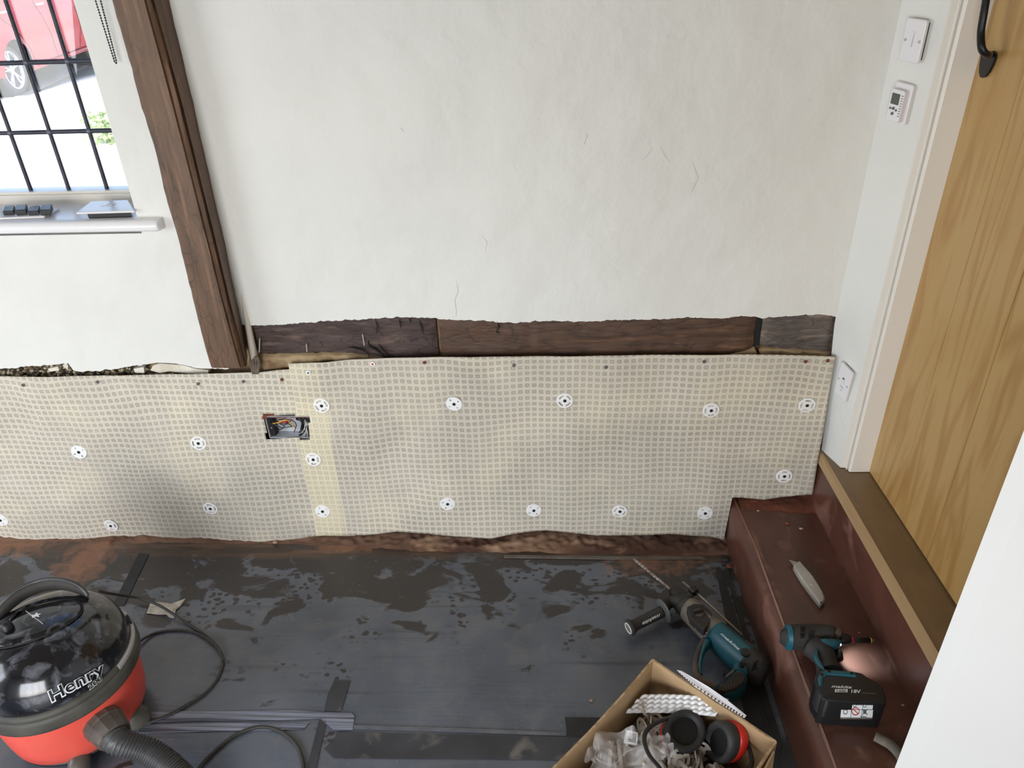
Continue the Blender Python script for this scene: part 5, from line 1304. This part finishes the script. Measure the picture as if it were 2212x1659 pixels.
obj('scuffed_corner', *puff([(p.x, p.y) for p in [bp_(x, y) for x, y in ((-.0655, -.012), (-.061, -.032), (-.052, -.0415), (-.044, -.040), (-.050, -.026), (-.056, -.008))]], STZ+.02, STZ+.0745, .006, 3), M['foam'], dv, True)
decal('lettering', 'makita', (1796, 1485), (6.9, .35), (.6, -8.2), [bat], M['letter'], dv, off=.02, lift=.0008, shear=.25, width=6.3)
lay('rating_panel', [(0, 0, 0), (1, 0, 0), (1, 1, 0), (0, 1, 0)], [(0, 1, 2, 3)], (1803.5, 1495.5), (27.5, 0), (0, -7), [bat], M['letter'], dv, .0008)
decal('lettering', '5.0Ah', (1806, 1494.6), (6, 0), (0, -6.8), [bat], M['letterblack'], dv, off=.02, lift=.0016, width=3.6)
decal('lettering', '18V', (1839, 1496.5), (8.0, .2), (.5, -10), [bat], M['letter'], dv, off=.02, lift=.0008, width=2.5)
decal('lettering', 'LITHIUM-ION', (1863, 1498), (5, .3), (.3, -4), [bat], M['dusty'], dv, off=.02, lift=.0008, width=5.6)
# pictogram label on the base face
def lq(x0, y0, x1, y1, mt, nm='label_panel', lift=.0008):
    lay(nm, [(x0, y0, 0), (x1, y0, 0), (x1, y1, 0), (x0, y1, 0)], [(0, 1, 2, 3)], (1815, 1553), (69, .6), (3.5, -33), [bat], mt, dv, lift)
lq(0, .10, 1, .62, M['letter']); lq(.33, .62, .98, .92, M['letter']); lq(0, 0, 1, .08, M['dusty'])
for a in (.32, .66): lq(a-.006, .10, a+.006, .92, M['letterblack'], 'label_line', .0014)
lq(0, .60, 1, .63, M['letterblack'], 'label_line', .0014)
def ringpx(cx_, cy_, r_, w_, mt, nm):
    n = 28; vs = [((r_+s*w_)*math.cos(2*math.pi*k/n), (r_+s*w_)*math.sin(2*math.pi*k/n), 0) for s in (-.5, .5) for k in range(n)]
    lay(nm, vs, [(k, (k+1) % n, n+(k+1) % n, n+k) for k in range(n)], (cx_, cy_), (1, 0), (0, 1), [bat], mt, dv, .0018)
ringpx(1848, 1537, 8, 1.5, M['redpen'], 'prohibition_ring')
lay('prohibition_bar', [(-6, -5, 0), (-5, -6, 0), (6, 5, 0), (5, 6, 0)], [(0, 1, 2, 3)], (1848, 1537), (1, 0), (0, 1), [bat], M['redpen'], dv, .0018)
ringpx(1826, 1538, 4.6, 1.2, M['grey'], 'recycling_mark'); ringpx(1846.5, 1524.5, 3.2, .9, M['grey'], 'pictogram'); ringpx(1868, 1525, 3.2, .9, M['grey'], 'pictogram')
for s_ in (-1, 1): lay('crossed_bin_mark', [(-6, -6*s_, 0), (-4.8, -6.8*s_, 0), (6, 6*s_, 0), (4.8, 6.8*s_, 0)], [(0, 1, 2, 3)], (1868, 1538), (1, 0), (0, 1), [bat], M['grey'], dv, .0018)
lay('crossed_bin_mark', [(-4, -4, 0), (4, -4, 0), (3, 5, 0), (-3, 5, 0)], [(0, 1, 2, 3)], (1868, 1537), (1, 0), (0, 1), [bat], M['dusty'], dv, .0013)
decal('lettering', 'makita', (1872, 1548), (-4.6, -.3), (0, 4.2), [bat], M['letterblack'], dv, off=.02, lift=.0016, width=3.0)
# lit lamp
lp_ = Q(897, 425, zd+.014)
obj('lamp', *ball(lp_, .0032, 6, 10), mat('lit_led', (255, 255, 255), emit=(225, 235, 255), es=14), dv, True)
l = bpy.data.lights.new('driver_lamp', 'SPOT'); l.energy = 1.1; l.spot_size = math.radians(75); l.spot_blend = .8; l.shadow_soft_size = .003; l.color = (.58, .84, 1)
lo = bpy.data.objects.new('driver_lamp', l); COL.objects.link(lo); lo.location = lp_+Vector((.006, -.006, .0))
tgt = Z(1850, 1430, STZ)
lo.rotation_euler = (tgt-lo.location).to_track_quat('-Z', 'Y').to_euler()

# ================================================================== UTILITY KNIFE
kf = empty('utility_knife', Z(1745, 1265, STZ), 'silver metal utility knife with blade out lying on the step', 'knife')
def U(cx_, cy_, z): return Z(1690+cx_/13.83, 1200+cy_/13.83, z)
kb = [(330, 305), (505, 205), (640, 350), (780, 510), (900, 650), (1010, 815), (1110, 980), (1200, 1140), (1260, 1280), (1278, 1360), (1235, 1430), (1130, 1515), (1060, 1440), (930, 1270), (800, 1100), (660, 910), (530, 720), (400, 510), (320, 370)]
kp2 = [U(a, b, STZ+.010) for a, b in kb]
obj('body', *puff([(p.x, p.y) for p in kp2], STZ, STZ+.018, .0045, 3), M['cast'], kf, True)
obj('blade', *slab([U(a, b, STZ+.010) for a, b in ((195, 130), (490, 215), (345, 320))], (0, 0, 1), .0008), M['steel'], kf)
obj('blade_slider', *frame_box(U(850, 540, STZ+.012), Vector((.5, -.86, 0)), Vector((.86, .5, 0)), Vector((0, 0, 1)), .0035, .002, .002), M['grey'], kf)
obj('screw', *lathe(U(880, 840, STZ+.0180), [(.0001, 0), (.0035, 0), (.003, .0008), (.0001, .0006)], 14), M['steel'], kf)
obj('hanging_hole', *lathe(U(1150, 1405, STZ+.0172), [(.0001, 0), (.0022, 0), (.002, .0011), (.0001, .0011)], 12), M['pitch'], kf)
obj('raised_rib', *tube([U(975, 920, STZ+.018), U(1100, 1090, STZ+.018)], .0007, 6), M['steel'], kf)
# bent metal bar at the near end of the step
tag(obj('metal_bar', *tube(spline([Z(1890, 1590, STZ+.010), Z(1905, 1598, STZ+.010), Z(1925, 1610, STZ+.010), Z(1945, 1632, STZ+.008), Z(1958, 1660, STZ+.008)], 5), [(.0115, .007)]*21, 10), M['dusty'], smooth=True), 'bent flat grey metal bar at the near end of the step', 'metal bar')

# ================================================================== CARDBOARD BOX
HB = .16
bA, bR, bL = Z(1410, 1425, HB), Z(1676, 1602, HB), Z(1192, 1659, HB)
eR = (bR-bA); lenR = eR.length; eR.normalize(); eL = Vector((eR.y, -eR.x, 0)); 
if eL.dot(bL-bA) < 0: eL = -eL
lenL = .40
bxo = empty('cardboard_box', Vector((bA.x, bA.y, 0))+eR*lenR/2+eL*lenL/2, 'open brown cardboard box of plastic fixings in front of the step', 'box')
def BX(a, b, z): return Vector((bA.x, bA.y, z))+eR*a+eL*b
tk = .005
def wallp(a0, b0, a1, b1, z1=HB, nm='side_panel', bow=0):
    d = Vector((a1-a0, b1-b0, 0)); L2 = d.length; nrm = (eR*(b1-b0)-eL*(a1-a0)).normalized()
    R_ = []
    for i in range(13):
        t = i/12; p = BX(lerp(a0, a1, t), lerp(b0, b1, t), 0); bo = nrm*bow*math.sin(math.pi*t)
        q_ = [p-nrm*tk/2, p+nrm*tk/2]
        zt_ = z1+.0015*nz(t, a0, b0, 8)
        R_.append([q_[0]+Vector((0, 0, .002)), q_[1]+Vector((0, 0, .002)), q_[1]+bo*.6+Vector((0, 0, zt_*.6)), q_[1]+bo+Vector((0, 0, zt_)), q_[0]+bo+Vector((0, 0, zt_)), q_[0]+bo*.6+Vector((0, 0, zt_*.6))])
    o = obj(nm, *loft(R_), M['card'], bxo)
    e_ = [[(r_[3]+r_[4])/2+nrm*s*(tk*.42)+Vector((0, 0, dz_)) for s, dz_ in ((-1, -.0005), (1, -.0005), (1, .0008), (-1, .0008))] for r_ in R_]
    obj('cut_edge', *loft(e_), M['cardedge'], o)
    return o
wallp(0, 0, lenR, 0); wallp(0, 0, 0, lenL, bow=.006); wallp(lenR, 0, lenR, lenL); wallp(0, lenL, lenR, lenL)
obj('bottom_panel', *slab([BX(0, 0, .002), BX(lenR, 0, .002), BX(lenR, lenL, .002), BX(0, lenL, .002)], (0, 0, 1), .004), M['card'], bxo)
# folded white-faced flap on the back panel
wf = [Z(1462, 1449, HB+.004), Z(1472, 1451, HB+.006), Z(1530, 1485, HB+.010), Z(1570, 1513, HB+.008), Z(1612, 1547, HB+.004), Z(1608, 1551, HB+.003), Z(1560, 1523, HB+.003), Z(1500, 1483, HB+.003)]
flp = obj('folded_flap', *slab(wf, (0, 0, 1), .0025), M['cardwhite'], bxo)
ce = [Z(1458, 1452, HB), Z(1500, 1483, HB), Z(1560, 1524, HB), Z(1610, 1553, HB)]
obj('corrugated_edge', *join(*[frame_box(lerp(ce[k], ce[k+1], t/8)+Vector((0, 0, .004)), eR, eL, Vector((0, 0, 1)), .0013, .0020, .0022) for k in range(3) for t in range(8)]), M['rubber2'], flp)
obj('outer_corner_flap', *slab([BX(lenR+.004, .0, .05), BX(lenR+.004, .05, .02), BX(lenR+.012, .12, .02), BX(lenR+.012, .12, HB-.006), BX(lenR+.004, .02, HB-.002)], eR, .004), M['card'], bxo)
# heap base: filler of loose fixings below (countless) then individuals
ZH = .075
def inside(): return random.uniform(.055, lenR-.055), random.uniform(.04, lenL-.03)
GF = 'loose white plastic fixings in the cardboard box'
LF = 'loose off-white plastic stem fixing with round head in the cardboard box'
D2 = D1
proto = None
stemg = lathe((0, 0, 0), [(.0045, 0), (.0045, .052), (.0035, .056), (.001, .057)], 12, (0, 1, 0))
spots = []
for k in range(84):
    a, b = inside(); b = .035+(b/lenL)*.25
    p = BX(a, b, .035+random.uniform(0, .05)+.015*(b/lenL))
    if k == 0: p = BX(.15, .12, .09)
    r = empty('plastic_fixing', p, LF, 'fixing', GF)
    if proto is None:
        g = D0; a_ = obj('head', [p+Vector(v)*1.15 for v in g[0]], g[1], M['dirtywhite'], r); autosmooth(a_, 40)
        b_ = obj('stem', [p+Vector(v) for v in stemg[0]], stemg[1], M['dirtywhite'], r, True); proto = (a_, b_)
    else:
        for s_ in proto: c_ = s_.copy(); COL.objects.link(c_); c_.parent = r
    r.rotation_euler = (random.uniform(-1.6, 1.6), random.uniform(-1.0, 1.0), random.uniform(0, 6.28))
obj_f = obj('inner_liner', *grid(lambda u, v: BX(lerp(.01, lenR-.01, u), lerp(.01, lenL-.01, v), .028+.01*nz(u, v, 2, 6)), 20, 24), M['rubber2'], bxo, True)
# bobbled white packing strip
s0, s1_, s2_, s3_ = Z(1388, 1500, .118), Z(1575, 1510, .145), Z(1546, 1548, .128), Z(1352, 1541, .104)
def strip_fn(u, v):
    p = lerp(lerp(s0, s1_, u), lerp(s3_, s2_, u), v)
    nu_, nv_ = 12, 4
    cu, cv = u*nu_+(.5 if int(v*nv_) % 2 else 0), v*nv_
    d = math.hypot((cu % 1)-.5, (cv % 1)-.5)
    h = max(0, .0062*(1-(d/.52)**2))
    return p+Vector((0, 0, h+.006*math.sin(u*3.1)))
o = obj('bubble_strip', *grid(strip_fn, 132, 44), M['discwhite'], smooth=True)
sd = o.modifiers.new('t', 'SOLIDIFY'); sd.thickness = .0008
tag(o, 'white bobbled plastic strip lying along the back of the cardboard box', 'plastic strip')
# ear defenders
ed = empty('ear_defenders', Z(1530, 1600, .09), 'red and black ear defenders lying on the fixings in the cardboard box', 'ear defenders')
def cup(c, axis, rx, ry, upv, flipred):
    axis = Vector(axis).normalized(); u = (Vector(upv)-axis*Vector(upv).dot(axis)).normalized(); v = axis.cross(u)
    def rg(k, h, n=40): return [c+axis*h+(u*math.cos(2*math.pi*i/n)*ry+v*math.sin(2*math.pi*i/n)*rx)*k for i in range(n)]
    obj('cushion', *loft([rg(.62, .001), rg(.66, .008), rg(.80, .013), rg(.95, .010), rg(1.0, .0), rg(.97, -.012), rg(.90, -.016), rg(.6, -.016)]), M['foam'], ed, True)
    obj('cup_lining', *loft([rg(.68, .003), rg(.3, .0)]), M['pitch'], ed)
    obj('shell', *loft([rg(.93, -.014), rg(.99, -.018), rg(.97, -.028), rg(.85, -.038), rg(.6, -.044), rg(.1, -.046)]), M['red'], ed, True)
c1 = Z(1478, 1580, .112); cup(c1, (.18, -.35, .9), .040, .048, (.75, .6, 0), 1)
c2 = Z(1556, 1603, .105); cup(c2, (-.88, -.30, .26), .038, .055, (.05, -.25, 1), 1)
bnd = [Z(1472, 1545, .118), Z(1455, 1548, .125), Z(1420, 1560, .142), Z(1397, 1578, .150), Z(1392, 1600, .155), Z(1402, 1630, .158), Z(1422, 1655, .155), Z(1450, 1690, .14), Z(1520, 1720, .12), Z(1590, 1700, .11), Z(1622, 1655, .112), Z(1622, 1630, .115), Z(1610, 1590, .115), Z(1598, 1570, .11)]
obj('headband', *tube(spline(bnd, 6), [(.0045, .003)]*(13*6+1), 10), M['black'], ed, True)
# polythene bag
def bagf(P4, amp, sd_):
    a, b, c, d = P4
    def fn(u, v):
        p = lerp(lerp(a, b, u), lerp(d, c, u), v)
        return p+Vector((.3*amp*nz(u, v, sd_+3, 3), 0, amp*abs(nz(u, v, sd_, 2.2))*1.8+amp*.35*abs(nz(u, v, sd_+1, 5))))
    return grid(fn, 36, 36)
bg_ = empty('plastic_bag', Z(1330, 1620, .10), 'crumpled cloudy clear plastic bag at the left of the cardboard box', 'plastic bag')
obj('bag_front', *bagf((Z(1292, 1588, .125), Z(1400, 1590, .115), Z(1445, 1700, .10), Z(1262, 1705, .12)), .03, 2), M['bag'], bg_, True)
obj('bag_fold', *bagf((Z(1290, 1590, .13), Z(1330, 1620, .12), Z(1310, 1655, .125), Z(1262, 1650, .12)), .02, 9), M['bag'], bg_, True)
obj('bag_edge', *tube(spline([Z(1291, 1590, .132), Z(1294, 1608, .132), Z(1286, 1628, .132), Z(1290, 1640, .135), Z(1325, 1652, .137), Z(1352, 1625, .137), Z(1390, 1610, .133)], 5), .0012, 6), M['bag'], bg_, True)
b2 = empty('plastic_bag', Z(1430, 1610, .11), 'small torn clear plastic bag beside the ear defender headband', 'plastic bag')
obj('bag_sheet', *bagf((Z(1400, 1592, .13), Z(1440, 1592, .125), Z(1460, 1640, .115), Z(1408, 1650, .12)), .022, 14), M['bag'], b2, True)
lb_ = empty('paper_label', Z(1362, 1595, .125), 'small white printed paper label lying among the fixings', 'label')
LQ = [Z(1352, 1577, .133), Z(1378, 1583, .133), Z(1376, 1611, .126), Z(1347, 1605, .126)]
lbp = obj('paper', *slab(LQ, (0, 0, 1), .0008), M['discwhite'], lb_)
for k in range(6):
    t = .2+.12*k; a, b = lerp(LQ[0], LQ[3], t), lerp(LQ[1], LQ[2], t); obj('printed_line', *tube([lerp(a, b, .3)+Vector((0, 0, .0014)), lerp(a, b, .9)+Vector((0, 0, .0014))], .0005, 5), M['grey'], lb_)
print('objects', len(bpy.data.objects))
